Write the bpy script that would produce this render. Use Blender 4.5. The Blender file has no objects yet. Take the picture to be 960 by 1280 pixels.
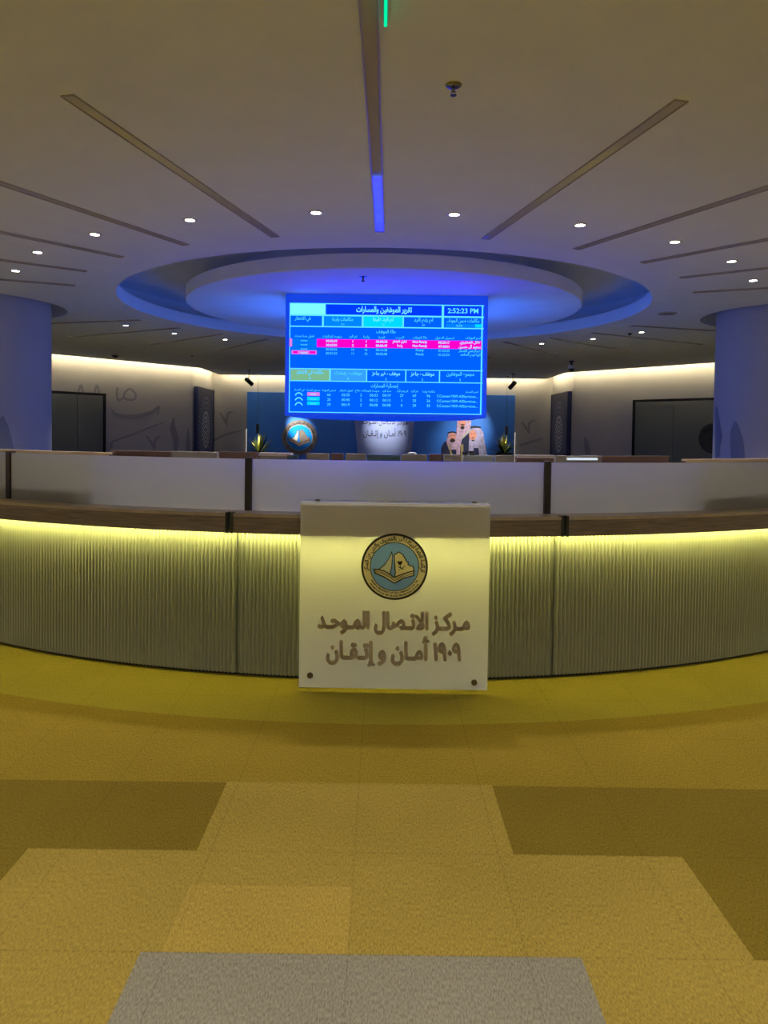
import bpy, bmesh, math, random, unicodedata
from mathutils import Vector, Matrix

random.seed(7)
S = bpy.context.scene
COL = S.collection
PI = math.pi
R_ = math.radians

# ------------------------------------------------------------------ camera, world, exposure
F_PX, W_PX, H_PX = 924.0, 960.0, 1280.0
EYE = Vector((0, 0, 1.46))
PITCH, ROLL, HORIZON, CX = R_(1.7), R_(0.75), 540.0, 477.5
CAM_M = Matrix.Rotation(PI / 2 - PITCH, 4, 'X') @ Matrix.Rotation(ROLL, 4, 'Z')
SHY = (H_PX / 2 - F_PX * math.tan(PITCH)) - HORIZON
SHX = W_PX / 2 - CX
cd = bpy.data.cameras.new('camera')
cam = bpy.data.objects.new('camera', cd)
COL.objects.link(cam)
cd.sensor_fit = 'AUTO'
cd.sensor_width = 36.0
cd.lens = 36.0 * F_PX / H_PX
cd.shift_x = SHX / H_PX
cd.shift_y = -SHY / H_PX
cd.clip_start = 0.05
cd.clip_end = 100
cam.matrix_world = Matrix.Translation(EYE) @ CAM_M
S.camera = cam

world = bpy.data.worlds.new('world')
S.world = world
world.use_nodes = True
world.node_tree.nodes['Background'].inputs[0].default_value = (0.01, 0.01, 0.012, 1)
world.node_tree.nodes['Background'].inputs[1].default_value = 0.0

S.view_settings.view_transform = 'Standard'
S.view_settings.look = 'None'
S.view_settings.gamma = 1.0
S.view_settings.use_curve_mapping = False
S.view_settings.exposure = 0.0
S.cycles.use_denoising = True
S.cycles.max_bounces = 8
S.cycles.diffuse_bounces = 5
S.cycles.sample_clamp_indirect = 4.0

# strengths of the light the room has
DOWNLIGHT_W = 170.0
OUTER_W = 222.0
COVE_E = 66.0
COUNTER_E = 84.0
WARM = (1.0, 0.99, 0.93)
COVE_COL = (1.0, 0.86, 0.50)
LED_COL = (1.0, 0.94, 0.27)


def ray(px, py):
    c = Vector(((px - W_PX / 2 + SHX) / F_PX, -(py - H_PX / 2 + SHY) / F_PX, -1.0))
    return (CAM_M.to_3x3() @ c)


def at(px, py, Y):
    d = ray(px, py)
    return EYE + d * ((Y - EYE.y) / d.y)


def at_z(px, py, z):
    d = ray(px, py)
    return EYE + d * ((z - EYE.z) / d.z)


def at_plane(px, py, p0, n):
    d = ray(px, py)
    return EYE + d * ((Vector(p0) - EYE).dot(n) / d.dot(n))


# ------------------------------------------------------------------ materials
def mat(name, col, rough=0.6, metal=0.0, spec=0.5, noise=0.0, nscale=8.0, bump=0.0, bscale=60.0, emit=None, estr=0.0,
        stretch=None):
    m = bpy.data.materials.new(name)
    m.use_nodes = True
    nt = m.node_tree
    b = nt.nodes['Principled BSDF']
    b.inputs['Base Color'].default_value = (*col, 1)
    b.inputs['Roughness'].default_value = rough
    b.inputs['Metallic'].default_value = metal
    b.inputs['Specular IOR Level'].default_value = spec
    tc = nt.nodes.new('ShaderNodeTexCoord')
    mp = nt.nodes.new('ShaderNodeMapping')
    nt.links.new(tc.outputs['Object'], mp.inputs[0])
    if stretch:
        mp.inputs['Scale'].default_value = stretch
    if noise:
        n = nt.nodes.new('ShaderNodeTexNoise')
        n.inputs['Scale'].default_value = nscale
        n.inputs['Detail'].default_value = 5
        nt.links.new(mp.outputs[0], n.inputs['Vector'])
        cr = nt.nodes.new('ShaderNodeValToRGB')
        cr.color_ramp.elements[0].position = 0.3
        cr.color_ramp.elements[1].position = 0.7
        cr.color_ramp.elements[0].color = (*[max(0, c * (1 - noise)) for c in col], 1)
        cr.color_ramp.elements[1].color = (*[min(1, c * (1 + noise)) for c in col], 1)
        nt.links.new(n.outputs['Fac'], cr.inputs[0])
        nt.links.new(cr.outputs[0], b.inputs['Base Color'])
    if bump:
        n2 = nt.nodes.new('ShaderNodeTexNoise')
        n2.inputs['Scale'].default_value = bscale
        nt.links.new(mp.outputs[0], n2.inputs['Vector'])
        bp = nt.nodes.new('ShaderNodeBump')
        bp.inputs['Strength'].default_value = bump
        bp.inputs['Distance'].default_value = 0.01
        nt.links.new(n2.outputs['Fac'], bp.inputs['Height'])
        nt.links.new(bp.outputs[0], b.inputs['Normal'])
    if emit:
        b.inputs['Emission Color'].default_value = (*emit, 1)
        b.inputs['Emission Strength'].default_value = estr
    return m


def emat(name, col, s=1.0):
    m = bpy.data.materials.new(name)
    m.use_nodes = True
    nt = m.node_tree
    nt.nodes.clear()
    o = nt.nodes.new('ShaderNodeOutputMaterial')
    e = nt.nodes.new('ShaderNodeEmission')
    e.inputs[0].default_value = (*col, 1)
    e.inputs[1].default_value = s
    nt.links.new(e.outputs[0], o.inputs[0])
    return m


def translucent(name, col, tcol, mix, rough=0.3, gloss=0.08):
    """frosted sheet: part diffuse, part light let through, a little gloss"""
    m = bpy.data.materials.new(name)
    m.use_nodes = True
    nt = m.node_tree
    nt.nodes.clear()
    o = nt.nodes.new('ShaderNodeOutputMaterial')
    d = nt.nodes.new('ShaderNodeBsdfDiffuse')
    d.inputs[0].default_value = (*col, 1)
    t = nt.nodes.new('ShaderNodeBsdfTranslucent')
    t.inputs[0].default_value = (*tcol, 1)
    g = nt.nodes.new('ShaderNodeBsdfGlossy')
    g.inputs['Roughness'].default_value = rough
    mx = nt.nodes.new('ShaderNodeMixShader')
    mx.inputs[0].default_value = mix
    nt.links.new(d.outputs[0], mx.inputs[1])
    nt.links.new(t.outputs[0], mx.inputs[2])
    fr = nt.nodes.new('ShaderNodeFresnel')
    fr.inputs[0].default_value = 1.45
    mm = nt.nodes.new('ShaderNodeMath')
    mm.operation = 'MULTIPLY'
    mm.inputs[1].default_value = gloss / 0.04
    mm.use_clamp = True
    nt.links.new(fr.outputs[0], mm.inputs[0])
    mx2 = nt.nodes.new('ShaderNodeMixShader')
    nt.links.new(mm.outputs[0], mx2.inputs[0])
    nt.links.new(mx.outputs[0], mx2.inputs[1])
    nt.links.new(g.outputs[0], mx2.inputs[2])
    nt.links.new(mx2.outputs[0], o.inputs[0])
    return m


def frosted(name, col, tcol, a, b, rough):
    m = translucent(name, col, tcol, a, 0.25, 0.05)
    nt = m.node_tree
    base = [n for n in nt.nodes if n.type == 'MIX_SHADER'][0]
    up_ = base.outputs[0].links[0].to_socket
    rf = nt.nodes.new('ShaderNodeBsdfRefraction')
    rf.inputs['Color'].default_value = (*tcol, 1)
    rf.inputs['Roughness'].default_value = rough
    rf.inputs['IOR'].default_value = 1.4
    mx = nt.nodes.new('ShaderNodeMixShader')
    mx.inputs[0].default_value = b
    nt.links.new(base.outputs[0], mx.inputs[1])
    nt.links.new(rf.outputs[0], mx.inputs[2])
    nt.links.new(mx.outputs[0], up_)
    return m


def clear_sheet(name):
    m = bpy.data.materials.new(name)
    m.use_nodes = True
    nt = m.node_tree
    nt.nodes.clear()
    o = nt.nodes.new('ShaderNodeOutputMaterial')
    t = nt.nodes.new('ShaderNodeBsdfTransparent')
    t.inputs[0].default_value = (0.97, 0.97, 0.95, 1)
    g = nt.nodes.new('ShaderNodeBsdfGlossy')
    g.inputs['Roughness'].default_value = 0.08
    mx = nt.nodes.new('ShaderNodeMixShader')
    mx.inputs[0].default_value = 0.06
    nt.links.new(t.outputs[0], mx.inputs[1])
    nt.links.new(g.outputs[0], mx.inputs[2])
    nt.links.new(mx.outputs[0], o.inputs[0])
    return m


def carpet():
    m = bpy.data.materials.new('carpet_tiles')
    m.use_nodes = True
    nt = m.node_tree
    b = nt.nodes['Principled BSDF']
    b.inputs['Roughness'].default_value = 0.95
    b.inputs['Specular IOR Level'].default_value = 0.08
    geo = nt.nodes.new('ShaderNodeTexCoord')
    sp = nt.nodes.new('ShaderNodeSeparateXYZ')
    nt.links.new(geo.outputs['Object'], sp.inputs[0])

    def M(op, a, bb=None):
        n = nt.nodes.new('ShaderNodeMath')
        n.operation = op
        for i, v in enumerate((a, bb)):
            if v is None:
                continue
            if isinstance(v, (int, float)):
                n.inputs[i].default_value = v
            else:
                nt.links.new(v, n.inputs[i])
        return n.outputs[0]
    x, y = sp.outputs[0], sp.outputs[1]

    def rect(x0, x1, y0, y1):
        return M('MULTIPLY', M('MULTIPLY', M('GREATER_THAN', x, x0), M('LESS_THAN', x, x1)),
                 M('MULTIPLY', M('GREATER_THAN', y, y0), M('LESS_THAN', y, y1)))

    def mixc(f, a, c):
        n = nt.nodes.new('ShaderNodeMix')
        n.data_type = 'RGBA'
        nt.links.new(f, n.inputs[0])
        for v, s in ((a, n.inputs[6]), (c, n.inputs[7])):
            if isinstance(v, tuple):
                s.default_value = (*v, 1)
            else:
                nt.links.new(v, s)
        return n.outputs[2]
    olive = (0.125, 0.082, 0.009)
    tan = (0.225, 0.152, 0.028)
    tan2 = (0.262, 0.172, 0.033)
    grey = (0.175, 0.15, 0.108)
    rr = M('SQRT', M('ADD', M('MULTIPLY', x, x), M('MULTIPLY', M('SUBTRACT', y, 9.73), M('SUBTRACT', y, 9.73))))
    col = mixc(rect(-9, 9, 3.02, 12), olive, (0.185, 0.122, 0.013))
    col = mixc(M('LESS_THAN', rr, 6.08), col, (0.215, 0.166, 0.020))
    col = mixc(M('LESS_THAN', rr, 4.35), col, (0.05, 0.05, 0.055))  # unseen floor inside the ring, darkened to cut bounce onto the ceiling disc
    for r in TAN_RECTS:
        col = mixc(rect(*r), col, tan)
    for r in TAN2_RECTS:
        col = mixc(rect(*r), col, tan2)
    for r in GREY_RECTS:
        col = mixc(rect(*r), col, grey)
    # seams between the 50 cm tiles
    fx = M('ABSOLUTE', M('SUBTRACT', M('FRACT', M('MULTIPLY', M('ADD', x, 10 + 0.077), 2.0)), 0.5))
    fy = M('ABSOLUTE', M('SUBTRACT', M('FRACT', M('MULTIPLY', M('SUBTRACT', y, 2.022 - 10), 2.0)), 0.5))
    seam = M('MULTIPLY', M('MAXIMUM', M('GREATER_THAN', fx, 0.494), M('GREATER_THAN', fy, 0.494)), 0.12)
    # yarn
    mp = nt.nodes.new('ShaderNodeMapping')
    mp.inputs['Scale'].default_value = (240, 70, 1)
    nt.links.new(geo.outputs['Object'], mp.inputs[0])
    n1 = nt.nodes.new('ShaderNodeTexNoise')
    n1.inputs['Scale'].default_value = 1.0
    n1.inputs['Detail'].default_value = 3
    nt.links.new(mp.outputs[0], n1.inputs['Vector'])
    n2 = nt.nodes.new('ShaderNodeTexNoise')
    n2.inputs['Scale'].default_value = 1.6
    n2.inputs['Detail'].default_value = 4
    nt.links.new(geo.outputs['Object'], n2.inputs['Vector'])
    f = M('ADD', M('MULTIPLY', n1.outputs['Fac'], 1.5), M('MULTIPLY', n2.outputs['Fac'], 0.35))
    f = M('SUBTRACT', M('ADD', f, 0.07), seam)
    vm = nt.nodes.new('ShaderNodeVectorMath')
    vm.operation = 'SCALE'
    nt.links.new(col, vm.inputs[0])
    nt.links.new(f, vm.inputs['Scale'])
    nt.links.new(vm.outputs[0], b.inputs['Base Color'])
    bp = nt.nodes.new('ShaderNodeBump')
    bp.inputs['Strength'].default_value = 0.5
    bp.inputs['Distance'].default_value = 0.004
    nt.links.new(n1.outputs['Fac'], bp.inputs['Height'])
    nt.links.new(bp.outputs[0], b.inputs['Normal'])
    return m


TAN_RECTS = [(-9, 9, -3, 2.022), (-1.21, 1.06, 2.022, 2.525), (-0.625, 0.475, 2.525, 3.03)]
TAN2_RECTS = [(-0.597, -0.077, 2.022, 2.33)]
GREY_RECTS = [(-0.656, 0.575, 1.52, 2.022)]

M_ = {}
M_['ceiling'] = mat('ceiling_paint', (0.88, 0.93, 0.94), 0.9, spec=0.1, noise=0.02, nscale=3)
M_['wall'] = mat('wall_paint', (0.50, 0.47, 0.46), 0.85, spec=0.15, noise=0.03, nscale=2)
M_['column'] = mat('column_paint', (0.50, 0.47, 0.48), 0.7, spec=0.25, noise=0.03, nscale=2)
M_['floor'] = carpet()
M_['panel'] = mat('back_panel_light_tint', (0.06, 0.27, 1.0), 0.35, noise=0.06, nscale=2)  # blue light on the grey panel put into its base colour
M_['flute'] = mat('fluted_silver_panel', (0.36, 0.37, 0.30), 0.42, metal=0.30, noise=0.05, nscale=3)
M_['wood'] = mat('walnut_veneer', (0.20, 0.15, 0.115), 0.4, noise=0.35, nscale=6, stretch=(1, 1, 14))
M_['woodtop'] = mat('walnut_top_lit', (0.46, 0.37, 0.28), 0.35, noise=0.2, nscale=8)  # walnut made paler: light reflected by the ledge top is in the colour
M_['glass'] = frosted('frosted_glass', (0.88, 0.87, 0.80), (0.98, 0.98, 0.97), 0.42, 0.52, 0.75)
M_['post'] = mat('dark_post', (0.03, 0.02, 0.018), 0.35)
M_['acrylic'] = translucent('white_acrylic', (0.93, 0.93, 0.94), (0.98, 0.97, 0.94), 0.29, 0.12, 0.05)
M_['clear'] = clear_sheet('clear_acrylic')
M_['bronze'] = translucent('bronze_letter', (0.92, 0.82, 0.68), (0.80, 0.66, 0.48), 0.5, 0.3, 0.04)
M_['bolt'] = mat('bolt_metal', (0.16, 0.12, 0.06), 0.35, metal=0.8)
M_['em_dark'] = mat('emblem_dark', (0.018, 0.014, 0.012), 0.5)
M_['em_beige'] = translucent('emblem_beige', (0.95, 0.82, 0.58), (1.0, 0.90, 0.66), 0.68, 0.3, 0.03)
M_['em_blue'] = translucent('emblem_blue', (0.22, 0.40, 0.62), (0.20, 0.36, 0.90), 0.62, 0.3, 0.03)
M_['em_grey'] = translucent('emblem_pale', (0.80, 0.80, 0.76), (0.85, 0.85, 0.84), 0.62, 0.3, 0.03)
M_['kick'] = mat('kick_black', (0.012, 0.012, 0.012), 0.5)
M_['dark'] = mat('dark_plastic', (0.02, 0.02, 0.024), 0.4)
M_['blackmetal'] = mat('black_metal', (0.012, 0.014, 0.02), 0.3, metal=0.5)
M_['slot'] = mat('slot_diffuser', (0.60, 0.57, 0.53), 0.03, spec=0.9)
M_['slotframe'] = mat('slot_frame', (0.36, 0.33, 0.31), 0.35)
M_['chrome'] = mat('dark_chrome', (0.25, 0.24, 0.25), 0.22, metal=1.0)
M_['trim'] = mat('downlight_trim', (0.6, 0.58, 0.55), 0.4)
M_['lamp'] = emat('downlight_lens', (1.0, 0.95, 0.86), 30)
M_['led'] = emat('counter_led', LED_COL, COUNTER_E)
M_['cove'] = emat('cove_led', COVE_COL, COVE_E)
M_['cove_fill'] = emat('cove_fill_white', (0.90, 1.0, 0.92), COVE_E * 2.2)  # added unseen strips that fill the visitors' side with neutral light
M_['green'] = emat('green_light', (0.0, 0.62, 0.26), 1.5)
M_['glassdoor'] = mat('smoked_glass', (0.17, 0.19, 0.175), 0.06, spec=0.6)
M_['doorframe'] = mat('door_frame_black', (0.012, 0.013, 0.02), 0.2, metal=0.6)
M_['doorwood'] = mat('meeting_room_side', (0.04, 0.045, 0.045), 0.7)
M_['decal'] = mat('wall_lettering', (0.32, 0.30, 0.33), 0.7, spec=0.1)
M_['decal2'] = mat('column_leaf', (0.27, 0.28, 0.32), 0.7, spec=0.1)
M_['artnavy'] = mat('art_navy', (0.012, 0.018, 0.09), 0.45)
M_['artwhite'] = mat('art_pale', (0.85, 0.82, 0.84), 0.5)
M_['artmid'] = mat('art_mid', (0.28, 0.28, 0.36), 0.5)
M_['partgrey'] = mat('divider_grey', (0.22, 0.20, 0.20), 0.7, noise=0.04, nscale=10)
M_['partpale'] = mat('divider_pale', (0.34, 0.38, 0.42), 0.6)
M_['partteal'] = mat('monitor_back', (0.03, 0.07, 0.10), 0.4)
M_['partbrown'] = mat('divider_brown', (0.095, 0.045, 0.035), 0.45, noise=0.25, nscale=8, stretch=(1, 1, 10))
M_['paletop'] = mat('pale_oak_edge', (0.62, 0.44, 0.28), 0.4)
M_['mauvetop'] = mat('pale_edge', (0.50, 0.44, 0.46), 0.35)
M_['paper'] = mat('white_plastic', (0.75, 0.75, 0.75), 0.4)
M_['leaf_d'] = mat('leaf_dark', (0.02, 0.05, 0.022), 0.5, noise=0.3, nscale=6)
M_['leaf_l'] = mat('leaf_yellow', (0.50, 0.50, 0.12), 0.5, noise=0.2, nscale=6)
M_['pot'] = mat('planter_black', (0.012, 0.012, 0.016), 0.4)
M_['skin'] = mat('print_skin', (0.88, 0.38, 0.28), 0.6)
M_['scarf'] = mat('print_scarf', (0.66, 0.46, 0.66), 0.6, noise=0.35, nscale=10)
M_['scarf2'] = mat('print_scarf_pale', (0.50, 0.46, 0.72), 0.6, noise=0.35, nscale=8)
M_['robe'] = mat('print_robe', (0.016, 0.024, 0.085), 0.6)
M_['robe_gold'] = mat('print_gold', (0.45, 0.35, 0.14), 0.5)
M_['beard'] = mat('print_beard', (0.03, 0.02, 0.02), 0.7)
M_['print_white'] = mat('print_white', (0.6, 0.58, 0.55), 0.6)
M_['housing'] = mat('screen_housing', (0.02, 0.03, 0.10), 0.4)
M_['bezel'] = mat('bezel_blue_glow', (0.02, 0.04, 0.2), 0.4, emit=(0.0, 0.055, 0.85), estr=0.8)  # the screen's blue glow put into bezel and underside as emission

# emissive colours of the display
SC = {
    'bg': emat('scr_blue', (0.0, 0.125, 7.0)), 'deep': emat('scr_deep', (0.0, 0.045, 1.5)),
    'mid': emat('scr_mid', (0.0, 0.24, 1.6)), 'cyan': emat('scr_cyan', (0.0, 0.72, 1.5)),
    'line': emat('scr_line', (0.13, 0.85, 1.6)), 'white': emat('scr_white', (0.22, 0.98, 1.5)),
    'text': emat('scr_text', (0.08, 0.74, 1.5)), 'mag': emat('scr_magenta', (1.05, 0.0, 0.60)),
    'pink': emat('scr_pink', (0.75, 0.22, 0.80)), 'olive': emat('scr_olive', (0.20, 0.50, 0.30)),
    'sky': emat('scr_sky', (0.04, 0.36, 1.1)), 'chip': emat('scr_chip', (0.0, 0.19, 0.85)),
    'glow': emat('scr_plain', (0.10, 0.50, 3.2)),
}


# ------------------------------------------------------------------ object helpers
class MB:
    def __init__(s):
        s.v, s.f, s.m, s.cur = [], [], [], 0

    def mat(s, i):
        s.cur = i
        return s

    def add(s, vs, fs):
        b = len(s.v)
        s.v += [Vector(p) for p in vs]
        for f in fs:
            s.f.append([b + i for i in f])
            s.m.append(s.cur)
        return s

    def box(s, x0, x1, y0, y1, z0, z1, M=None):
        vs = [Vector(p) for p in ((x0, y0, z0), (x1, y0, z0), (x1, y1, z0), (x0, y1, z0),
                                  (x0, y0, z1), (x1, y0, z1), (x1, y1, z1), (x0, y1, z1))]
        if M is not None:
            vs = [M @ p for p in vs]
        return s.add(vs, [(3, 2, 1, 0), (4, 5, 6, 7), (0, 1, 5, 4), (1, 2, 6, 5), (2, 3, 7, 6), (3, 0, 4, 7)])

    def prism(s, poly, h0, h1, M=None):
        """poly in local xy, extruded along local z from h0 to h1, placed by M"""
        M = M or Matrix.Identity(4)
        n = len(poly)
        ar = sum(poly[i][0] * poly[(i + 1) % n][1] - poly[(i + 1) % n][0] * poly[i][1] for i in range(n))
        if ar < 0:
            poly = poly[::-1]
        vs = [M @ Vector((p[0], p[1], h0)) for p in poly] + [M @ Vector((p[0], p[1], h1)) for p in poly]
        fs = [tuple(range(n - 1, -1, -1)), tuple(range(n, 2 * n))]
        fs += [(i, (i + 1) % n, n + (i + 1) % n, n + i) for i in range(n)]
        return s.add(vs, fs)

    def lathe(s, prof, n=32, M=None, cap0=False, cap1=False):
        """prof: list of (r, z)"""
        M = M or Matrix.Identity(4)
        vs, fs = [], []
        for r, z in prof:
            for k in range(n):
                a = 2 * PI * k / n
                vs.append(M @ Vector((r * math.cos(a), r * math.sin(a), z)))
        for j in range(len(prof) - 1):
            for k in range(n):
                k2 = (k + 1) % n
                fs.append((j * n + k, j * n + k2, (j + 1) * n + k2, (j + 1) * n + k))
        if cap0:
            fs.append(tuple(range(n - 1, -1, -1)))
        if cap1:
            b = (len(prof) - 1) * n
            fs.append(tuple(b + k for k in range(n)))
        return s.add(vs, fs)

    def arc(s, prof, a0, a1, n, c, closed=True):
        """sweep an (r, z) profile about the vertical through c; a=0 faces the camera"""
        vs, fs = [], []
        m = len(prof)
        for k in range(n + 1):
            a = a0 + (a1 - a0) * k / n
            for r, z in prof:
                vs.append((c[0] + r * math.sin(a), c[1] - r * math.cos(a), z))
        for k in range(n):
            for j in range(m if closed else m - 1):
                j2 = (j + 1) % m
                fs.append((k * m + j, (k + 1) * m + j, (k + 1) * m + j2, k * m + j2))
        if closed:
            fs.append(tuple(range(m)))
            fs.append(tuple(n * m + j for j in range(m - 1, -1, -1)))
        return s.add(vs, fs)

    def tube(s, pts, rad, n=10):
        vs, fs = [], []
        pts = [Vector(p) for p in pts]
        rads = rad if isinstance(rad, (list, tuple)) else [rad] * len(pts)
        for i, p in enumerate(pts):
            t = (pts[min(i + 1, len(pts) - 1)] - pts[max(i - 1, 0)]).normalized()
            u = t.orthogonal().normalized() if i == 0 else (u - t * u.dot(t)).normalized()
            w = t.cross(u)
            for k in range(n):
                a = 2 * PI * k / n
                vs.append(p + (u * math.cos(a) + w * math.sin(a)) * rads[i])
        for i in range(len(pts) - 1):
            for k in range(n):
                k2 = (k + 1) % n
                fs.append((i * n + k, i * n + k2, (i + 1) * n + k2, (i + 1) * n + k))
        fs.append(tuple(range(n - 1, -1, -1)))
        b = (len(pts) - 1) * n
        fs.append(tuple(b + k for k in range(n)))
        return s.add(vs, fs)

    def build(s, name, mats, parent=None, world=True, smooth=None):
        """world=True: vertices are in room coordinates and are moved into the parent's frame"""
        me = bpy.data.meshes.new(name)
        vs = s.v
        if parent is not None and world:
            inv = frame_of(parent).inverted()
            vs = [inv @ v for v in vs]
        me.from_pydata([tuple(v) for v in vs], [], s.f)
        mats = mats if isinstance(mats, (list, tuple)) else [mats]
        for mm in mats:
            me.materials.append(mm)
        me.polygons.foreach_set('material_index', s.m)
        bm = bmesh.new()
        bm.from_mesh(me)
        bmesh.ops.recalc_face_normals(bm, faces=bm.faces)
        bm.to_mesh(me)
        bm.free()
        o = bpy.data.objects.new(name, me)
        COL.objects.link(o)
        if parent is not None:
            o.parent = parent
        if smooth:
            me.polygons.foreach_set('use_smooth', [True] * len(me.polygons))
            me.set_sharp_from_angle(angle=R_(smooth))
        return o


FR = {}


def frame_of(o):
    M = Matrix.Identity(4)
    while o is not None:
        M = FR.get(o.name, Matrix.Identity(4)) @ M
        o = o.parent
    return M


def thing(name, label, cat, loc=(0, 0, 0), rz=0.0, group=None):
    o = bpy.data.objects.new(name, None)
    COL.objects.link(o)
    o.empty_display_size = 0.1
    o.location = loc
    o.rotation_euler = (0, 0, rz)
    FR[o.name] = Matrix.Translation(Vector(loc)) @ Matrix.Rotation(rz, 4, 'Z')
    tag(o, label, cat, group)
    return o


def tag(o, label, cat, group=None):
    o['label'] = label
    o['category'] = cat
    if group:
        o['group'] = group
    return o


def struct(o, label=None, cat=None):
    o['kind'] = 'structure'
    if label:
        o['label'] = label
    if cat:
        o['category'] = cat
    return o


def dup(root, loc, rz, label):
    r = root.copy()
    COL.objects.link(r)
    r.location = loc
    r.rotation_euler = (0, 0, rz)
    r['label'] = label
    for ch in list(root.children):
        c = ch.copy()
        COL.objects.link(c)
        c.parent = r
        for g in list(ch.children):
            d = g.copy()
            COL.objects.link(d)
            d.parent = c
    return r


def light(name, kind, parent, loc, power, col, rot=(0, 0, 0), **kw):
    L = bpy.data.lights.new(name, kind)
    L.energy = power
    L.color = col
    for k, v in kw.items():
        setattr(L, k, v)
    o = bpy.data.objects.new(name, L)
    COL.objects.link(o)
    o.location = loc
    o.rotation_euler = rot
    o.parent = parent
    return o


# ------------------------------------------------------------------ lettering
FORMS = {}
for cp in list(range(0xFE70, 0xFEFD)):
    d = unicodedata.decomposition(chr(cp)).split()
    if len(d) == 2 and d[0] in ('<isolated>', '<initial>', '<medial>', '<final>'):
        FORMS.setdefault(int(d[1], 16), {})[d[0][1:-1]] = chr(cp)
    elif len(d) == 3 and d[1] == '0644' and d[0] in ('<isolated>', '<final>'):
        FORMS.setdefault((0x644, int(d[2], 16)), {})[d[0][1:-1]] = chr(cp)
TATWEEL = 0x640


def shape_ar(t):
    """join Arabic letters and put them in drawing order, left to right"""
    cps = [ord(c) for c in t]
    items, i = [], 0
    while i < len(cps):
        if i + 1 < len(cps) and (cps[i], cps[i + 1]) in FORMS:
            items.append((cps[i], cps[i + 1]))
            i += 2
        else:
            items.append(cps[i])
            i += 1

    def fwd(k):
        return k == TATWEEL or (k in FORMS and 'initial' in FORMS[k])

    def bwd(k):
        return k == TATWEEL or (k in FORMS and 'final' in FORMS[k])
    out = []
    for n, k in enumerate(items):
        if k not in FORMS:
            out.append(chr(k) if not isinstance(k, tuple) else '')
            continue
        pj = n > 0 and fwd(items[n - 1]) and bwd(k)
        nj = n + 1 < len(items) and fwd(k) and bwd(items[n + 1])
        fm = 'medial' if pj and nj else 'final' if pj else 'initial' if nj else 'isolated'
        out.append(FORMS[k].get(fm) or FORMS[k].get('isolated'))
    # runs of digits and latin keep their order
    runs = []
    for ch in out:
        ltr = ch.isdigit() or ch in ':.%' or ('A' <= ch <= 'z')
        if runs and ltr and runs[-1][0]:
            runs[-1][1].append(ch)
        else:
            runs.append([ltr, [ch]])
    return ''.join(''.join(r[1]) for r in reversed(runs))


TXT = {}


def text_shape(body, offset=0.0, res=2):
    key = (body, offset, res)
    if key in TXT:
        return TXT[key]
    c = bpy.data.curves.new('lettering', 'FONT')
    c.body = body
    c.size = 1.0
    c.offset = offset
    c.resolution_u = res
    o = bpy.data.objects.new('lettering', c)
    COL.objects.link(o)
    dg = bpy.context.evaluated_depsgraph_get()
    dg.update()
    me = bpy.data.meshes.new_from_object(o.evaluated_get(dg))
    vs = [(v.co.x, v.co.y) for v in me.vertices]
    fs = [tuple(p.vertices) for p in me.polygons]
    bpy.data.meshes.remove(me)
    bpy.data.objects.remove(o)
    bpy.data.curves.remove(c)
    xs = [v[0] for v in vs] or [0]
    ys = [v[1] for v in vs] or [0]
    r = (vs, fs, min(xs), max(xs), min(ys), max(ys))
    TXT[key] = r
    return r


def put_text(mb, body, M, cx, cy, h=None, w=None, offset=0.0, align='c', maxw=None, depth=0.0, baseline=False, res=2):
    """lettering in the xy plane of M; w stretches to a width, h is the size of the type"""
    vs, fs, x0, x1, y0, y1 = text_shape(body, offset, res)
    if not vs:
        return
    sy = h if h else 1.0
    sx = sy
    if w:
        sx = w / max(1e-6, x1 - x0)
        if not h:
            sy = sx
    if maxw and (x1 - x0) * sx > maxw:
        sx = maxw / (x1 - x0)
    ox = {'c': (x0 + x1) / 2, 'l': x0, 'r': x1}[align]
    oy = 0.0 if baseline else (y0 + y1) / 2
    pts = [Vector(((p[0] - ox) * sx + cx, (p[1] - oy) * sy + cy, 0)) for p in vs]
    if not depth:
        mb.add([M @ p for p in pts], fs)
        return
    n = len(pts)
    top = [M @ (p + Vector((0, 0, depth))) for p in pts]
    bot = [M @ p for p in pts]
    edges = {}
    for f in fs:
        for i in range(len(f)):
            a, b = f[i], f[(i + 1) % len(f)]
            if (b, a) in edges:
                del edges[(b, a)]
            else:
                edges[(a, b)] = 1
    side = [(a, b, n + b, n + a) for a, b in edges]
    mb.add(bot + top, [tuple(n + i for i in f) for f in fs] + side)


def curve_text(mb, body, M, cx, cy, R, h, a_mid, up=True, spread=1.0, offset=0.0, z=0.0):
    """lettering bent round a circle; up: feet towards the centre"""
    vs, fs, x0, x1, y0, y1 = text_shape(body, offset)
    mx = (x0 + x1) / 2
    out = []
    for x, y in vs:
        u = (x - mx) * h * spread
        v = y * h
        if up:
            a = a_mid - u / R
            r = R + v
        else:
            a = a_mid + u / R
            r = R - v
        out.append(M @ Vector((cx + r * math.cos(a), cy + r * math.sin(a), z)))
    mb.add(out, fs)


# ------------------------------------------------------------------ room shell
C = (0.0, 9.73)
ZC = 3.05
OUT = [(-4.95, 21.6), (-4.95, 19.2), (-7.35, 16.15), (-9.6, 13.0), (-10.4, 9.0), (-9.4, 4.0), (-6.5, 0.2), (-3.0, -2.5)]
OUTLINE = OUT + [(-x, y) for x, y in reversed(OUT)]
COLX, COLR, HOLER = 5.445, 1.0, 1.2


def ring_pts(cx, cy, r, n):
    return [(cx + r * math.cos(2 * PI * k / n), cy + r * math.sin(2 * PI * k / n)) for k in range(n)]


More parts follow.
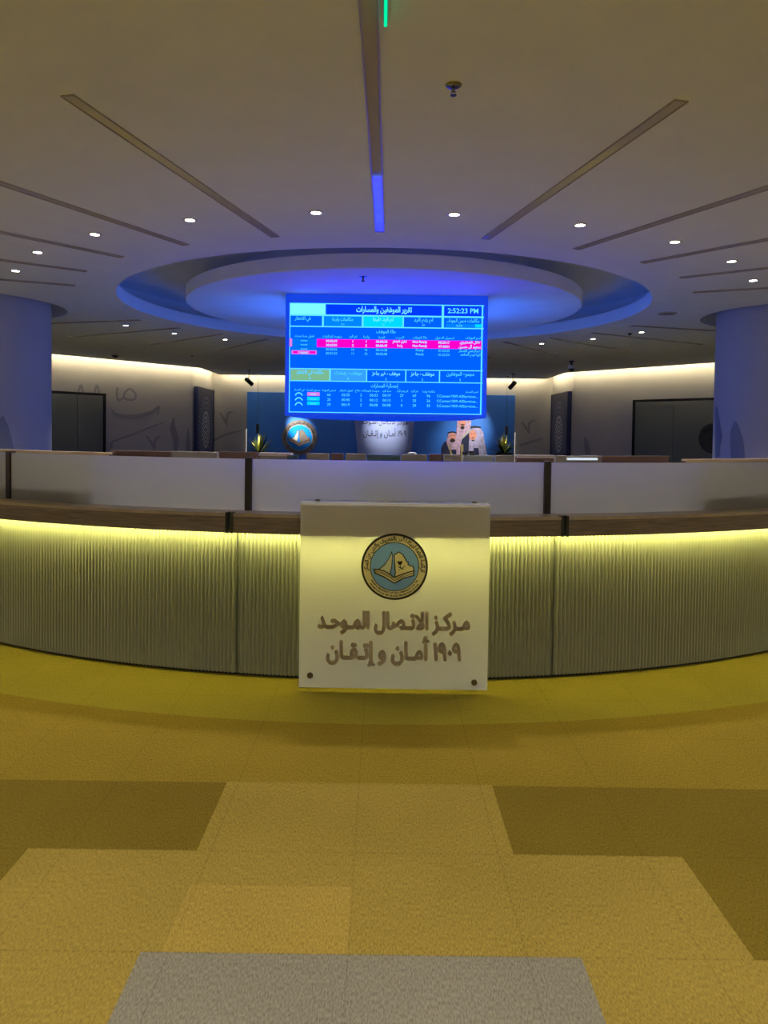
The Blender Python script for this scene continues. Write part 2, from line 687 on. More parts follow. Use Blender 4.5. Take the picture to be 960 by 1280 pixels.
def filled(outer, holes, z, name):
    cu = bpy.data.curves.new(name, 'CURVE')
    cu.dimensions = '2D'
    cu.fill_mode = 'BOTH'
    for lp in [outer] + holes:
        sp = cu.splines.new('POLY')
        sp.points.add(len(lp) - 1)
        for p, q in zip(sp.points, lp):
            p.co = (q[0], q[1], 0, 1)
        sp.use_cyclic_u = True
    o = bpy.data.objects.new(name, cu)
    COL.objects.link(o)
    dg = bpy.context.evaluated_depsgraph_get()
    dg.update()
    me = bpy.data.meshes.new_from_object(o.evaluated_get(dg))
    vs = [(v.co.x, v.co.y, z) for v in me.vertices]
    fs = [tuple(p.vertices) for p in me.polygons]
    bpy.data.objects.remove(o)
    bpy.data.meshes.remove(me)
    bpy.data.curves.remove(cu)
    return vs, fs


def inset(poly, d):
    n = len(poly)
    res = []
    cx = sum(p[0] for p in poly) / n
    cy = sum(p[1] for p in poly) / n
    ar = sum(poly[i][0] * poly[(i + 1) % n][1] - poly[(i + 1) % n][0] * poly[i][1] for i in range(n))
    sgn = 1 if ar > 0 else -1
    for i in range(n):
        a, b, c = Vector(poly[i - 1]), Vector(poly[i]), Vector(poly[(i + 1) % n])
        e1, e2 = (b - a).normalized(), (c - b).normalized()
        n1 = Vector((-e1.y, e1.x)) * sgn
        n2 = Vector((-e2.y, e2.x)) * sgn
        bis = (n1 + n2).normalized()
        res.append(tuple(b + bis * (d / max(0.3, bis.dot(n1)))))
    return res


COVE_GAP = 0.24
fl = MB()
fl.add([(x, y, 0) for x, y in OUTLINE], [tuple(range(len(OUTLINE)))])
fl.add([(x, y, -0.1) for x, y in OUTLINE], [tuple(range(len(OUTLINE)))])
struct(fl.build('floor', M_['floor']), 'carpet tiled floor in olive, tan and grey', 'floor')

cin = inset(OUTLINE, COVE_GAP)
ce = MB()
holes = [ring_pts(C[0], C[1], 3.3, 128), ring_pts(-COLX, C[1], HOLER, 64), ring_pts(COLX, C[1], HOLER, 64)]
ce.add(*filled(cin, holes, ZC, 'ceil'))
# edges of the hanging slab
for lp, t in ((holes[0], 0.16), (cin, 0.04)):
    n = len(lp)
    ce.add([(x, y, ZC) for x, y in lp] + [(x, y, ZC + t) for x, y in lp],
           [(i, (i + 1) % n, n + (i + 1) % n, n + i) for i in range(n)])
ce.arc([(3.3, ZC + 0.16), (3.75, ZC + 0.16)], 0, 2 * PI, 128, C, closed=False)
for sx in (-1, 1):
    ce.lathe([(HOLER, ZC), (HOLER, ZC + 0.3), (COLR - 0.02, ZC + 0.3)], 64, Matrix.Translation((sx * COLX, C[1], 0)))
struct(ce.build('ceiling', M_['ceiling']), 'white plasterboard ceiling around the big round recess', 'ceiling')
up = MB()
up.add([(x, y, 3.46) for x, y in OUTLINE], [tuple(range(len(OUTLINE)))])
up.add([(x, y, 3.56) for x, y in OUTLINE], [tuple(range(len(OUTLINE)))])
up.lathe([(3.75, ZC + 0.16), (3.75, 3.47)], 96, Matrix.Translation((C[0], C[1], 0)))
struct(up.build('ceiling_upper', M_['ceiling']), 'upper ceiling above the round recess', 'ceiling')

dk = MB()
TC = Matrix.Translation((C[0], C[1], 0))
dk.lathe([(0.01, ZC), (2.50, ZC), (2.51, ZC + 0.008), (2.51, ZC + 0.14), (2.50, ZC + 0.148), (1.9, ZC + 0.15), (1.9, 3.47)], 128, TC)
struct(dk.build('ceiling_disc', M_['ceiling'], smooth=30), 'round white ceiling disc hung inside the recess above the screen', 'ceiling')


def wall_run(name, pts, label):
    mb = MB()
    for (ax, ay), (bx, by) in zip(pts[:-1], pts[1:]):
        a, b = Vector((ax, ay, 0)), Vector((bx, by, 0))
        t = (b - a).normalized()
        nn = Vector((-t.y, t.x, 0))
        if nn.dot(Vector((C[0], C[1], 0)) - a) > 0:
            nn = -nn
        vs = []
        for z in (0, 3.5):
            vs += [a + Vector((0, 0, z)), b + Vector((0, 0, z)), b + nn * 0.12 + Vector((0, 0, z)), a + nn * 0.12 + Vector((0, 0, z))]
        mb.add(vs, [(3, 2, 1, 0), (4, 5, 6, 7), (0, 1, 5, 4), (1, 2, 6, 5), (2, 3, 7, 6), (3, 0, 4, 7)])
    return struct(mb.build(name, M_['wall']), label, 'wall')


wall_run('wall_back', [OUT[0], (4.95, 21.6)], 'grey back wall washed by warm cove light')
wall_run('wall_left', OUT, 'grey faceted left wall with lettering')
wall_run('wall_right', [(-x, y) for x, y in OUT], 'grey faceted right wall')
wall_run('wall_front', [OUT[-1], (3.0, -2.5)], 'wall behind the camera')

# cove lights behind the edge of the ceiling
segs = [(1, 2, 'left side wall beside the picture'), (2, 3, 'left wall above the glass door'), (3, 4, 'left wall behind the column')]
nseg = len(cin)


def cove(i, j, label, group='cove lights along the walls', mk='cove'):
    a, b = Vector((*cin[i], 0)), Vector((*cin[j], 0))
    t = (b - a).normalized()
    a, b = a + t * 0.05, b - t * 0.05
    nn = Vector((-t.y, t.x, 0))
    if nn.dot(Vector((C[0], C[1], 0)) - a) > 0:
        nn = -nn
    mid = (a + b) / 2
    th = thing('cove_light', label, 'light strip', (mid.x, mid.y, ZC + 0.05), 0, group)
    hs = MB()
    h0, h1 = ZC + 0.045, ZC + 0.10
    ang = math.atan2(t.y, t.x)
    L = (b - a).length
    Mx = Matrix.Translation(a) @ Matrix.Rotation(ang, 4, 'Z')
    side = 1 if (Mx.to_3x3() @ Vector((0, 1, 0))).dot(nn) > 0 else -1
    y0, y1 = sorted((0.0, -0.03 * side))
    hs.box(0, L, y0, y1, h0, h1, Mx)
    hs.build('channel', M_['slotframe'], th)
    y0, y1 = sorted((0.001 * side, 0.008 * side))
    MB().box(0, L, y0, y1, h0 + 0.012, h1 - 0.012, Mx).build('led_strip', M_[mk], th)
    return th


side_txt = {0: 'beside the navy picture', 1: 'above the dark glass door', 2: 'behind the column'}
cove(0, nseg - 1, 'warm cove light strip along the top of the back wall')
for k in range(3):
    cove(k, k + 1, 'warm cove light strip on the left wall ' + side_txt[k])
    cove(nseg - 1 - k, nseg - 2 - k, 'warm cove light strip on the right wall ' + side_txt[k])
for k in range(3, 7):
    cove(k, k + 1, 'added white fill strip on the left wall beside the visitors, %s from the column' % ('first', 'second', 'third', 'fourth')[k - 3], mk='cove_fill')
    cove(nseg - 1 - k, nseg - 2 - k, 'added white fill strip on the right wall beside the visitors, %s from the column' % ('first', 'second', 'third', 'fourth')[k - 3], mk='cove_fill')
cove(7, 8, 'added white fill strip on the wall behind the visitors', mk='cove_fill')

# columns
for sx, nm in ((-1, 'left'), (1, 'right')):
    cb = MB()
    cb.lathe([(COLR, 0), (COLR, 3.46)], 96, Matrix.Translation((sx * COLX, C[1], 0)))
    struct(cb.build('column_' + nm, M_['column'], smooth=30), 'thick round grey column at the %s of the room' % nm, 'column')

# panel at the back
PY = 21.48
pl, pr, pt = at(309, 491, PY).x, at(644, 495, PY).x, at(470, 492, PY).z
tp = thing('back_panel', 'wide grey panel on the back wall behind the screen, blue screen light put into its colour', 'wall panel', (0, 21.6, 0))
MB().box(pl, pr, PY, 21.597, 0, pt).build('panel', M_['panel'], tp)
M_['edge'] = emat('panel_edge_led', (1.0, 0.9, 0.75), 0.45)
for x, dx in ((pl, -1), (pr, 1)):
    x0, x1 = sorted((x + 0.004 * dx, x + 0.035 * dx))
    MB().box(x0, x1, 21.53, 21.56, 0.02, 1.5).build('edge_light', M_['edge'], tp)

# ------------------------------------------------------------------ hanging four sided screen
SY = 8.62
sl, sr = at(361.5, 448, SY).x, at(604, 448, SY).x
zt, zb = at(482, 380, SY).z, at(482, 517, SY).z
BEZ = 0.045
SW, SH = sr - sl, zt - zb
SXC = (sl + sr) / 2
HY = 0.98
scr = thing('hanging_screen', 'large blue four sided information screen hanging under the ceiling disc', 'screen', (SXC, SY + HY, zb))
hw = SW / 2 + BEZ
hb = MB()
cy = SY + HY
z0, z1 = zb - 0.035, ZC - 0.003
hb.box(SXC - hw, SXC + hw, SY + 0.02, SY + 2 * HY - 0.02, z0, z1)
hb.build('housing', M_['housing'], scr)
ch = MB()
apex = at(489, 527.0, cy).z
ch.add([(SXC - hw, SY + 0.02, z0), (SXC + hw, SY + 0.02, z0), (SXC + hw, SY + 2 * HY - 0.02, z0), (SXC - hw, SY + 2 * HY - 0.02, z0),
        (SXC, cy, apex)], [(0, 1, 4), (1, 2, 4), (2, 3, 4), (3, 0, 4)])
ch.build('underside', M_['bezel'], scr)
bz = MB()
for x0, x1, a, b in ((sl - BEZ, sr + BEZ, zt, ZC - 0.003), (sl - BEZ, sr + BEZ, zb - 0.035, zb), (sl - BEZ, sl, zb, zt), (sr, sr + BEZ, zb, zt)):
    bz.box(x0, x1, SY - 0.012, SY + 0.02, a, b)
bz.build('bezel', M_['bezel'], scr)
for nm, box in (('side_display', (SXC - hw - 0.006, SXC - hw, cy - SW / 2 * 0.8, cy + SW / 2 * 0.8)),
                ('side_display', (SXC + hw, SXC + hw + 0.006, cy - SW / 2 * 0.8, cy + SW / 2 * 0.8)),
                ('rear_display', (sl, sr, SY + 2 * HY - 0.02, SY + 2 * HY - 0.014))):
    MB().box(*box, zb, zt).build(nm, SC['glow'], scr)
# the picture on the front: units are those of a 856 x 492 grid, y down
U = SW / 856.0
UV = SH / 492.0
keys = list(SC.keys())
dm = MB()
LAY = [0]


def D(n):
    return SY + 0.004 - 0.0008 * n


def srect(x0, x1, y0, y1, key, lay=1):
    y = D(lay)
    dm.mat(keys.index(key))
    X0, X1 = sl + (x0 - 42) * U, sl + (x1 - 42) * U
    Z0, Z1 = zt - (y1 - 33) * UV, zt - (y0 - 33) * UV
    dm.add([(X0, y, Z0), (X1, y, Z0), (X1, y, Z1), (X0, y, Z1)], [(0, 1, 2, 3)])


TM = Matrix(((1, 0, 0, 0), (0, 0, 1, 0), (0, 1, 0, 0), (0, 0, 0, 1)))
TMS = Matrix(((1, 0, 0, 0), (0, 0, -1, 0), (0, 1, 0, 0), (0, 0, 0, 1)))


def stext(t, cx, cy_, h, key='text', lay=5, ar=True, maxw=None, align='c', off=0.018):
    dm.mat(keys.index(key))
    put_text(dm, shape_ar(t) if ar else t, Matrix.Translation((0, D(lay), 0)) @ TMS, sl + (cx - 42) * U, zt - (cy_ - 33) * UV,
             h=h * UV, maxw=maxw * U if maxw else None, align=align, offset=off)


srect(42, 898, 33, 525, 'bg', 0)
for a in ((42, 898, 33, 37), (42, 898, 83, 90), (42, 898, 135, 140), (42, 45.5, 33, 525), (888, 894, 33, 525), (42, 898, 325, 329), (42, 898, 380, 384), (42, 894, 521, 525)):
    srect(*a, 'line', 1)
srect(45, 200, 37, 83, 'white', 2)
srect(205, 712, 37, 83, 'deep', 2)
srect(712, 722, 37, 140, 'line', 2)
srect(722, 888, 38, 83, 'deep', 3)
srect(720, 722, 37, 83, 'line', 3)
srect(47, 185, 90, 135, 'bg', 2)
srect(185, 193, 88, 138, 'line', 3)
srect(193, 360, 90, 135, 'mid', 2)
srect(360, 368, 88, 138, 'line', 3)
srect(368, 540, 90, 135, 'cyan', 2)
srect(540, 546, 88, 138, 'line', 3)
srect(546, 712, 90, 135, 'bg', 2)
srect(860, 890, 118, 133, 'cyan', 3)
srect(730, 858, 118, 133, 'mid', 3)
srect(163, 890, 193, 230, 'mag', 2)
srect(42, 54, 193, 228, 'pink', 2)
srect(54, 160, 195, 209, 'chip', 3)
srect(54, 160, 212, 227, 'chip', 3)
srect(54, 160, 231, 244, 'chip', 3)
srect(52, 163, 245, 263, 'pink', 2)
srect(58, 158, 248, 260, 'mag', 3)
srect(80, 130, 249, 259, 'pink', 4)
srect(47, 220, 330, 380, 'olive', 2)
srect(220, 226, 326, 382, 'line', 3)
srect(226, 382, 330, 380, 'sky', 2)
for x in (382, 555, 704):
    srect(x, x + 5, 326, 382, 'line', 3)
srect(123, 178, 433, 449, 'pink', 2)
srect(123, 178, 454, 470, 'cyan', 2)
srect(123, 178, 475, 490, 'cyan', 2)
stext('تقرير الموظفين والمسارات', 458, 61, 34, 'white', maxw=245, off=0.03)
stext('2:52:23 PM', 806, 59, 31, 'line', ar=False, maxw=144)
for t, x, w in (('في الانتظار', 100, 70), ('مكالمات واردة', 276, 92), ('تم الرد عليها', 455, 90), ('لم يتم الرد', 632, 84), ('مكالمات ضمن الجودة...', 806, 145)):
    stext(t, x, 105, 22, 'text' if x != 455 else 'white', maxw=w)
for t, x in (('111', 276), ('82', 455), ('29', 632), ('76.5%', 790)):
    stext(t, x, 126, 12, 'text', ar=False)
stext('حالة الموظف', 468, 158, 22, 'text', maxw=86)
for t, x, w in (('اطول مدة تحدث', 108, 86), ('متوسط المكالمات', 230, 84), ('تم الرد', 323, 36), ('واردة', 381, 28), ('المدة', 449, 28), ('السبب', 529, 36),
                ('حالة الموظف', 618, 64), ('تسجيل الدخول', 727, 84), ('اسم الموظف', 852, 68)):
    stext(t, x, 182, 15, 'text', maxw=w, off=0.012)
rows = [(202, '00:02:09', '1', '1', '00:00:33', 'تناول الطعام', 'Not Ready', '08:20:17', 'هلال المطيري'),
        (220, '00:03:01', '2', '2', '00:00:47', 'راحة', 'Not Ready', '07:48:01', 'سعود آل حسين'),
        (239, '00:00:56', '10', '16', '00:16:28', '', 'Ready', '01:52:25', 'عبدالرحمن العسكر'),
        (257, '00:01:53', '11', '12', '00:02:08', '', 'Ready', '01:52:54', 'ابراهيم الحامد')]
for y, a, b, c, d, e, f, g, nm in rows:
    k = 'pink' if y < 225 else 'text'
    if y < 225:
        k = 'white'
    for t, x in ((a, 228), (b, 322), (c, 381), (d, 449), (f, 618), (g, 724)):
        stext(t, x, y, 15, k, ar=False, off=0.012)
    if e:
        stext(e, 529, y, 15, k, maxw=62)
    stext(nm, 885, y, 17, k, align='r', maxw=96)
    stext('00:00:00', 107, y, 9, 'text' if y < 250 else 'white', ar=False)
for t, x, n, w in (('مكالمة في الانتظار', 134, '0', 120), ('موظف - يتحدث', 303, '0', 122), ('موظف - غير جاهز', 470, '3', 124), ('موظف - جاهز', 631, '2', 104), ('مجموع الموظفين', 798, '5', 122)):
    stext(t, x, 346, 23, 'text' if x in (134, 303, 798) else 'white', maxw=w)
    stext(n, x, 370, 15, 'text', ar=False)
stext('إحصائية المسارات', 465, 402, 23, 'text', maxw=122)
for t, x, w in (('في المسار', 88, 46), ('مستوى الخدمة', 150, 60), ('ضمن الجودة', 219, 60), ('اطول انتظار', 295, 60), ('موظف متاح', 365, 66), ('متوسط الرد', 416, 50), ('مدة الرد', 474, 46), ('لم يتم الرد', 543, 52),
                ('تم الرد', 597, 34), ('مكالمة واردة', 660, 56), ('اسم المسار', 850, 62)):
    stext(t, x, 424, 13, 'text', maxw=w, off=0.012)
for y, vals in ((443, ('66', '02:35', '2', '00:33', '00:19', '27', '69', '96')), (465, ('25', '00:45', '2', '00:12', '00:13', '1', '25', '26')), (487, ('29', '00:19', '2', '00:08', '00:08', '0', '29', '29'))):
    for t, x in zip(vals, (219, 293, 361, 417, 474, 541, 597, 659)):
        stext(t, x, y, 17, 'text', ar=False, off=0.012)
    stext('CCenter1909-AllServices...', 696, y, 17, 'text', ar=False, align='l', maxw=186, off=0.012)
    stext('100.0%', 150, y - 1, 10, 'text' if y > 450 else 'white', ar=False)
    dm.mat(keys.index('line'))
    n = 12
    cxx, czz, yy = sl + (86 - 42) * U, zt - (y + 12 - 33) * UV, D(4)
    vs = []
    for i in range(n + 1):
        a = R_(20) + R_(140) * i / n
        for r in (19, 14):
            vs.append((cxx + r * U * math.cos(a), yy, czz + (r + 2) * UV * math.sin(a)))
    dm.add(vs, [(2 * i, 2 * i + 1, 2 * i + 3, 2 * i + 2) for i in range(n)])
dm.build('display', [SC[k] for k in keys], scr)['label'] = 'lit front display with a blue call centre table'

# ------------------------------------------------------------------ reception counter modules
RF, RL0, RL1, RG = 5.44, 5.40, 5.58, 5.42
ZL0, ZL1, ZG = 0.872, 0.985, 1.291
bounds = [-46.9, -27.9, -8.95, 10.95, 29.9, 48.9]
gb = [-8.36 + 18.86 * k for k in range(-2, 4)]
mod_lab = ['curved reception counter section furthest left, cut by the picture edge',
           'curved reception counter section left of the white sign',
           'curved reception counter section behind the white sign',
           'curved reception counter section right of the white sign',
           'curved reception counter section furthest right, mostly outside the picture']


def on_arc(r, a, z=0.0):
    return Vector((C[0] + r * math.sin(a), C[1] - r * math.cos(a), z))


for i in range(5):
    a0, a1 = R_(bounds[i]), R_(bounds[i + 1])
    am = (a0 + a1) / 2
    th = thing('reception_counter', mod_lab[i], 'reception counter', tuple(on_arc(5.4, am)), am, 'sections of the curved reception counter')
    g = 0.0006
    nfl = int((a1 - a0) * RF / 0.0245)
    n = nfl * 8
    fp = MB()
    vs, fs = [], []
    for k in range(n + 1):
        a = a0 + g + (a1 - a0 - 2 * g) * k / n
        r = RF + 0.0075 * math.cos(2 * PI * k / 8.0)
        if k in (0, n):
            r = RF - 0.014
        p = on_arc(r, a)
        vs += [(p.x, p.y, 0.018), (p.x, p.y, 0.962)]
    fs = [(2 * k, 2 * k + 2, 2 * k + 3, 2 * k + 1) for k in range(n)]
    fp.add(vs, fs)
    fp.arc([(RF - 0.012, 0.018), (RF - 0.012, 0.962), (RF - 0.03, 0.962), (RF - 0.03, 0.018)], a0 + g, a1 - g, 40, C)
    fp.build('fluted_panel', M_['flute'], th, smooth=50)
    MB().arc([(RF - 0.02, 0.0), (RF - 0.02, 0.018), (RF - 0.06, 0.018), (RF - 0.06, 0.0)], a0 + g, a1 - g, 40, C).build('kick_plate', M_['kick'], th)
    MB().arc([(RF + 0.008, ZL0), (RL1, ZL0), (RL1, ZL1 - 0.018), (RF + 0.008, ZL1 - 0.018)], a0 + 0.001, a1 - 0.001, 48, C).build('ledge_front', M_['wood'], th)
    MB().arc([(RL0 - 0.05, ZL1 - 0.018), (RL1 + 0.004, ZL1 - 0.018), (RL1 + 0.004, ZL1), (RL0 - 0.05, ZL1)], a0 + 0.001, a1 - 0.001, 48, C).build('ledge_top', M_['woodtop'], th)
    for a in (a0 + 0.001, a1 - 0.001 - 0.003):
        MB().arc([(RL1 - 0.04, ZL0 - 0.002), (RL1 + 0.007, ZL0 - 0.002), (RL1 + 0.007, ZL1 + 0.004), (RL1 - 0.04, ZL1 + 0.004)], a, a + 0.003, 1, C).build('end_cap', M_['kick'], th)
    MB().arc([(RL1 - 0.100, ZL0 - 0.006), (RL1 - 0.086, ZL0 - 0.006), (RL1 - 0.086, ZL0), (RL1 - 0.100, ZL0)], a0 + 0.002, a1 - 0.002, 48, C).build('led_strip', M_['led'], th)
    MB().arc([(5.30, 0.0), (RF - 0.065, 0.0), (RF - 0.065, 0.966), (5.30, 0.966)], a0 + g, a1 - g, 40, C).build('carcass', M_['wood'], th)
    MB().arc([(4.82, 0.70), (5.298, 0.70), (5.298, 0.73), (4.82, 0.73)], a0 + g, a1 - g, 40, C).build('worktop', M_['woodtop'], th)
    b0, b1 = R_(gb[i]), R_(gb[i + 1])
    MB().arc([(RG - 0.012, ZL1 + 0.0006), (RG, ZL1 + 0.0006), (RG, ZG), (RG - 0.012, ZG)], b0 + 0.0042, b1 - 0.0042, 48, C).build('glass_panel', M_['glass'], th, smooth=30)
    MB().arc([(RG - 0.035, ZL1 + 0.0006), (RG + 0.012, ZL1 + 0.0006), (RG + 0.012, ZG + 0.008), (RG - 0.035, ZG + 0.008)], b1 - 0.0035, b1 + 0.0035, 1, C).build('post', M_['post'], th)

# ------------------------------------------------------------------ white sign in front
SIGN_Y = 4.10
sx0, sx1 = at(374.5, 740, SIGN_Y).x, at(611, 740, SIGN_Y).x
SX = (sx0 + sx1) / 2
SWD = sx1 - sx0
sz0, sz1 = at(493, 861, SIGN_Y).z, at(493, 629.5, SIGN_Y).z
SROT = R_(-0.6)
sg = thing('standing_sign', 'square white acrylic sign with a round emblem hung in front of the counter', 'sign', (SX, SIGN_Y, 0), SROT)
hwid = SWD / 2
dback = 0.17
pf = MB()
pf.box(-hwid, hwid, 0, 0.010, sz0, sz1)
pf.m = [1, 1, 0, 1, 1, 1]
bev = pf.build('front_plate', [M_['acrylic'], M_['clear']], sg, world=False)
MB().box(-hwid, hwid, 0.010, dback, sz1 - 0.010, sz1).build('top_plate', M_['acrylic'], sg, world=False)
KP = 4.437e-3


def sgx(px):
    return (px - 492.7) * KP


def sgz(py):
    return sz0 + (861 - py) * KP


for px, py in ((388, 845.5), (595, 851)):
    Mb = Matrix.Translation((sgx(px), 0, sgz(py) - (0.012 if px > 500 else -0.012) * 0 )) @ Matrix.Rotation(PI / 2, 4, 'X')
    MB().lathe([(0.003, 0.012), (0.012, 0.011), (0.0165, 0.006), (0.0165, 0.0), (0.011, 0.0), (0.011, -0.17)], 24, Mb, cap0=True).build('bolt', M_['bolt'], sg, world=False, smooth=35)
for px in (395, 592):
    Mb = Matrix.Translation((sgx(px) * 1.02, 0.10, 0))
    MB().lathe([(0.010, ZL1 + 0.0006), (0.010, sz1 - 0.012), (0.010, sz1), (0.016, sz1), (0.016, sz1 + 0.006), (0.004, sz1 + 0.011)], 24, Mb, cap1=True).build('bolt', M_['bolt'], sg, world=False, smooth=35)
# lettering lines
SM = Matrix(((1, 0, 0, 0), (0, 0, -1, 0), (0, 1, 0, 0), (0, 0, 0, 1)))   # local x, y(up) -> x, z; depth toward the viewer
for t, cxp, cyp, wpx, hh in (('مـركـز الاتـصال المـوحـد', 492.5, 777.5, 193, 0.130), ('١٩٠٩ أمـان و إتـقـان', 493, 813.5, 171, 0.135)):
    lt = MB()
    for ddx, ddy in ((0, 0), (0.005, 0), (-0.005, 0), (0, 0.005), (0, -0.005)):
        put_text(lt, shape_ar(t), SM, sgx(cxp) + ddx, sgz(cyp) + ddy, h=hh, w=wpx * KP - 0.01, offset=0.016, depth=0.004, res=4)
    lt.build('lettering', M_['bronze'], sg, world=False)


SAIL = [(428, 240), (437, 300), (430, 400), (412, 480), (350, 447), (290, 432), (350, 385), (400, 310)]
MAPP = [(455, 272), (475, 262), (500, 240), (542, 262), (560, 292), (590, 345), (606, 350), (602, 372), (625, 386), (655, 392), (668, 440), (600, 458), (520, 487), (462, 512), (470, 460), (463, 400), (458, 330)]
BOOK = [(240, 430), (290, 432), (350, 447), (412, 480), (458, 515), (520, 487), (600, 458), (668, 440), (665, 490), (560, 520), (460, 575), (350, 510), (258, 475)]
GAP = [(437, 300), (452, 300), (458, 330), (463, 400), (470, 460), (460, 514), (412, 480), (430, 400)]
HOLE = [(240, 430), (290, 432), (350, 385), (400, 310), (428, 240), (437, 300), (452, 300), (455, 272), (475, 262), (500, 240), (542, 262), (560, 292), (590, 345), (606, 350), (602, 372), (625, 386),
        (655, 392), (668, 440), (665, 490), (560, 520), (460, 575), (350, 510), (258, 475)]


def emblem(th, cx, cz, Rr, y0, my, world=False, mats=None):
    """round badge printed on a sheet: dark rim, beige ring with lettering, blue field, open book, sail and map"""
    dk, bg, bl, gy, bk = mats or (M_['em_dark'], M_['em_beige'], M_['em_blue'], M_['em_grey'], M_['em_beige'])
    edge = M_['wem_pale'] if mats else dk
    B = Matrix.Translation((cx, y0, cz)) @ SM
    q = Rr / 355.0

    def P(pts):
        return [((x - 460) * q, (400 - y) * q) for x, y in pts]
    H = 0.004 * my
    e = MB()
    e.mat(0).lathe([(355 * q, 0.0005), (355 * q, H), (333 * q, H)], 72, B)
    e.mat(1).lathe([(333 * q, H), (262 * q, H)], 72, B)
    e.mat(3).lathe([(262 * q, H), (254 * q, H)], 72, B)
    vs, fs = filled(ring_pts(0, 0, 254 * q, 72), [P(HOLE)], H, 'field')
    e.mat(2).add([B @ Vector(v) for v in vs], fs)
    e.mat(2).add([B @ Vector((*p, H)) for p in P(GAP)], [tuple(range(len(GAP)))])
    eo = e.build('emblem', [dk, bg, bl, edge], th, world=world)

    def sheet(nm, pts, m):
        vs, fs = filled(P(pts), [], H, nm)
        MB().add([B @ Vector(v) for v in vs], fs).build(nm, m, eo, world=world)
    sheet('sail', SAIL, gy)
    sheet('map_shape', MAPP, bg)
    sheet('book', BOOK, bk)
    ln = MB()

    def line(pts, w, closed=False):
        pts = pts + [pts[0]] if closed else pts
        for (xa, ya), (xb, yb) in zip(pts[:-1], pts[1:]):
            d = Vector((xb - xa, yb - ya))
            if d.length < 1e-6:
                continue
            n = Vector((-d.y, d.x)).normalized() * w / 2
            t = d.normalized() * w * 0.35
            ln.prism(P([(xa + n.x - t.x, ya + n.y - t.y), (xb + n.x + t.x, yb + n.y + t.y), (xb - n.x + t.x, yb - n.y + t.y), (xa - n.x - t.x, ya - n.y - t.y)]), H + 0.0002 * my, H + 0.0012 * my, B)
    line(SAIL, 9, True)
    line(MAPP, 11, True)
    line(BOOK, 12, True)
    for o in (15, 30):
        line([(246, 432 + o), (330, 445 + o), (412, 484 + o), (458, 520 + o), (560, 472 + o), (666, 443 + o)], 6)
    for pts in ([(488, 350), (500, 335), (516, 345), (532, 333), (545, 350), (530, 375), (520, 380), (503, 376)], [(515, 375), (522, 375), (526, 405), (516, 405)],
                [(500, 438), (505, 430), (575, 385), (572, 396)], [(555, 430), (560, 422), (495, 392), (498, 402)]):
        ln.prism(P(pts), H + 0.0002 * my, H + 0.0012 * my, B)
    ln.build('line_work', M_['em_dark'] if not mats else M_['wem_gold'], eo, world=world)
    for up_, rows_ in ((True, (('الرئاسة العامة لهيئة الأمر بالمعروف والنهي عن المنكر', 282, 60, 90, 0.80),)),
                       (False, (('GENERAL PRESIDENCY OF THE COMMISSION FOR THE', 290, 27, 270, 0.92), ('PROMOTION OF VIRTUE AND PREVENTION OF VICE', 322, 27, 270, 0.96)))):
        for t, rad, sz, am_, spd in rows_:
            tx = MB()
            curve_text(tx, shape_ar(t) if up_ else t, B, 0, 0, rad * q, sz * q, R_(am_), up_, spd, 0.032, H + 0.0008 * my)
            tx.build('ring_lettering', M_['em_dark'], eo, world=world)
    return eo


emblem(sg, sgx(492.7), sgz(706), 0.186, 0.0, 1.0)

# ------------------------------------------------------------------ dividers of the desks inside the ring
RD = 4.70


def ang_of(px, py=570):
    d = ray(px, py)
    d.z = 0
    # angle on the circle RD
    lo, hi = 1.0, C[1]
    for _ in range(40):
        mid = (lo + hi) / 2
        p = d * (mid / d.y)
        if math.hypot(p.x - C[0], p.y - C[1]) > RD:
            lo = mid
        else:
            hi = mid
    p = d * (lo / d.y)
    return math.atan2(p.x - C[0], C[1] - p.y), p


div = [  # x0, x1, y top, material, cap, label
    (-40, 137, 563.2, 'partbrown', 'paletop', 'brown desk divider with a pale oak edge, leftmost above the counter glass'),
    (138, 213, 563.8, 'partbrown', None, 'dark brown desk divider below the wall lettering at left'),
    (214, 272, 564.6, 'partgrey', None, 'grey desk divider in front of the left navy picture'),
    (273, 322, 565.0, 'partbrown', None, 'brown desk divider just left of the left plant'),
    (323, 366, 566.0, 'partgrey', 'mauvetop', 'grey desk divider with a pale edge below the left plant'),
    (382, 412, 567.0, 'partgrey', None, 'grey desk divider right under the round wall emblem'),
    (413, 430, 566.6, 'partbrown', None, 'narrow brown desk divider right of the round wall emblem'),
    (431, 458, 567.2, 'partgrey', None, 'grey desk divider below the left edge of the far white sign'),
    (501, 535, 568.2, 'partgrey', None, 'grey desk divider behind the white coiled cable'),
    (536, 553, 567.8, 'partbrown', None, 'narrow brown desk divider left of the portrait'),
    (554, 577, 568.4, 'partgrey', None, 'grey desk divider under the left figure of the portrait'),
    (578, 618, 569.0, 'partpale', None, 'pale blue grey desk divider under the portrait'),
    (619, 644, 569.3, 'partgrey', None, 'grey desk divider below the right plant'),
    (645, 693, 568.8, 'partbrown', 'mauvetop', 'brown desk divider with a pale edge right of the right plant'),
    (694, 753, 569.8, 'partgrey', None, 'grey desk divider behind the bright lit strip'),
    (754, 837, 570.0, 'partbrown', None, 'dark brown desk divider in front of the right glass door'),
    (856, 1000, 573.6, 'partbrown', 'paletop', 'brown desk divider with a pale oak edge, rightmost above the counter glass'),
]
def ang_r(px, R0):
    global RD
    keep, RD = RD, R0
    out = ang_of(px)
    RD = keep
    return out


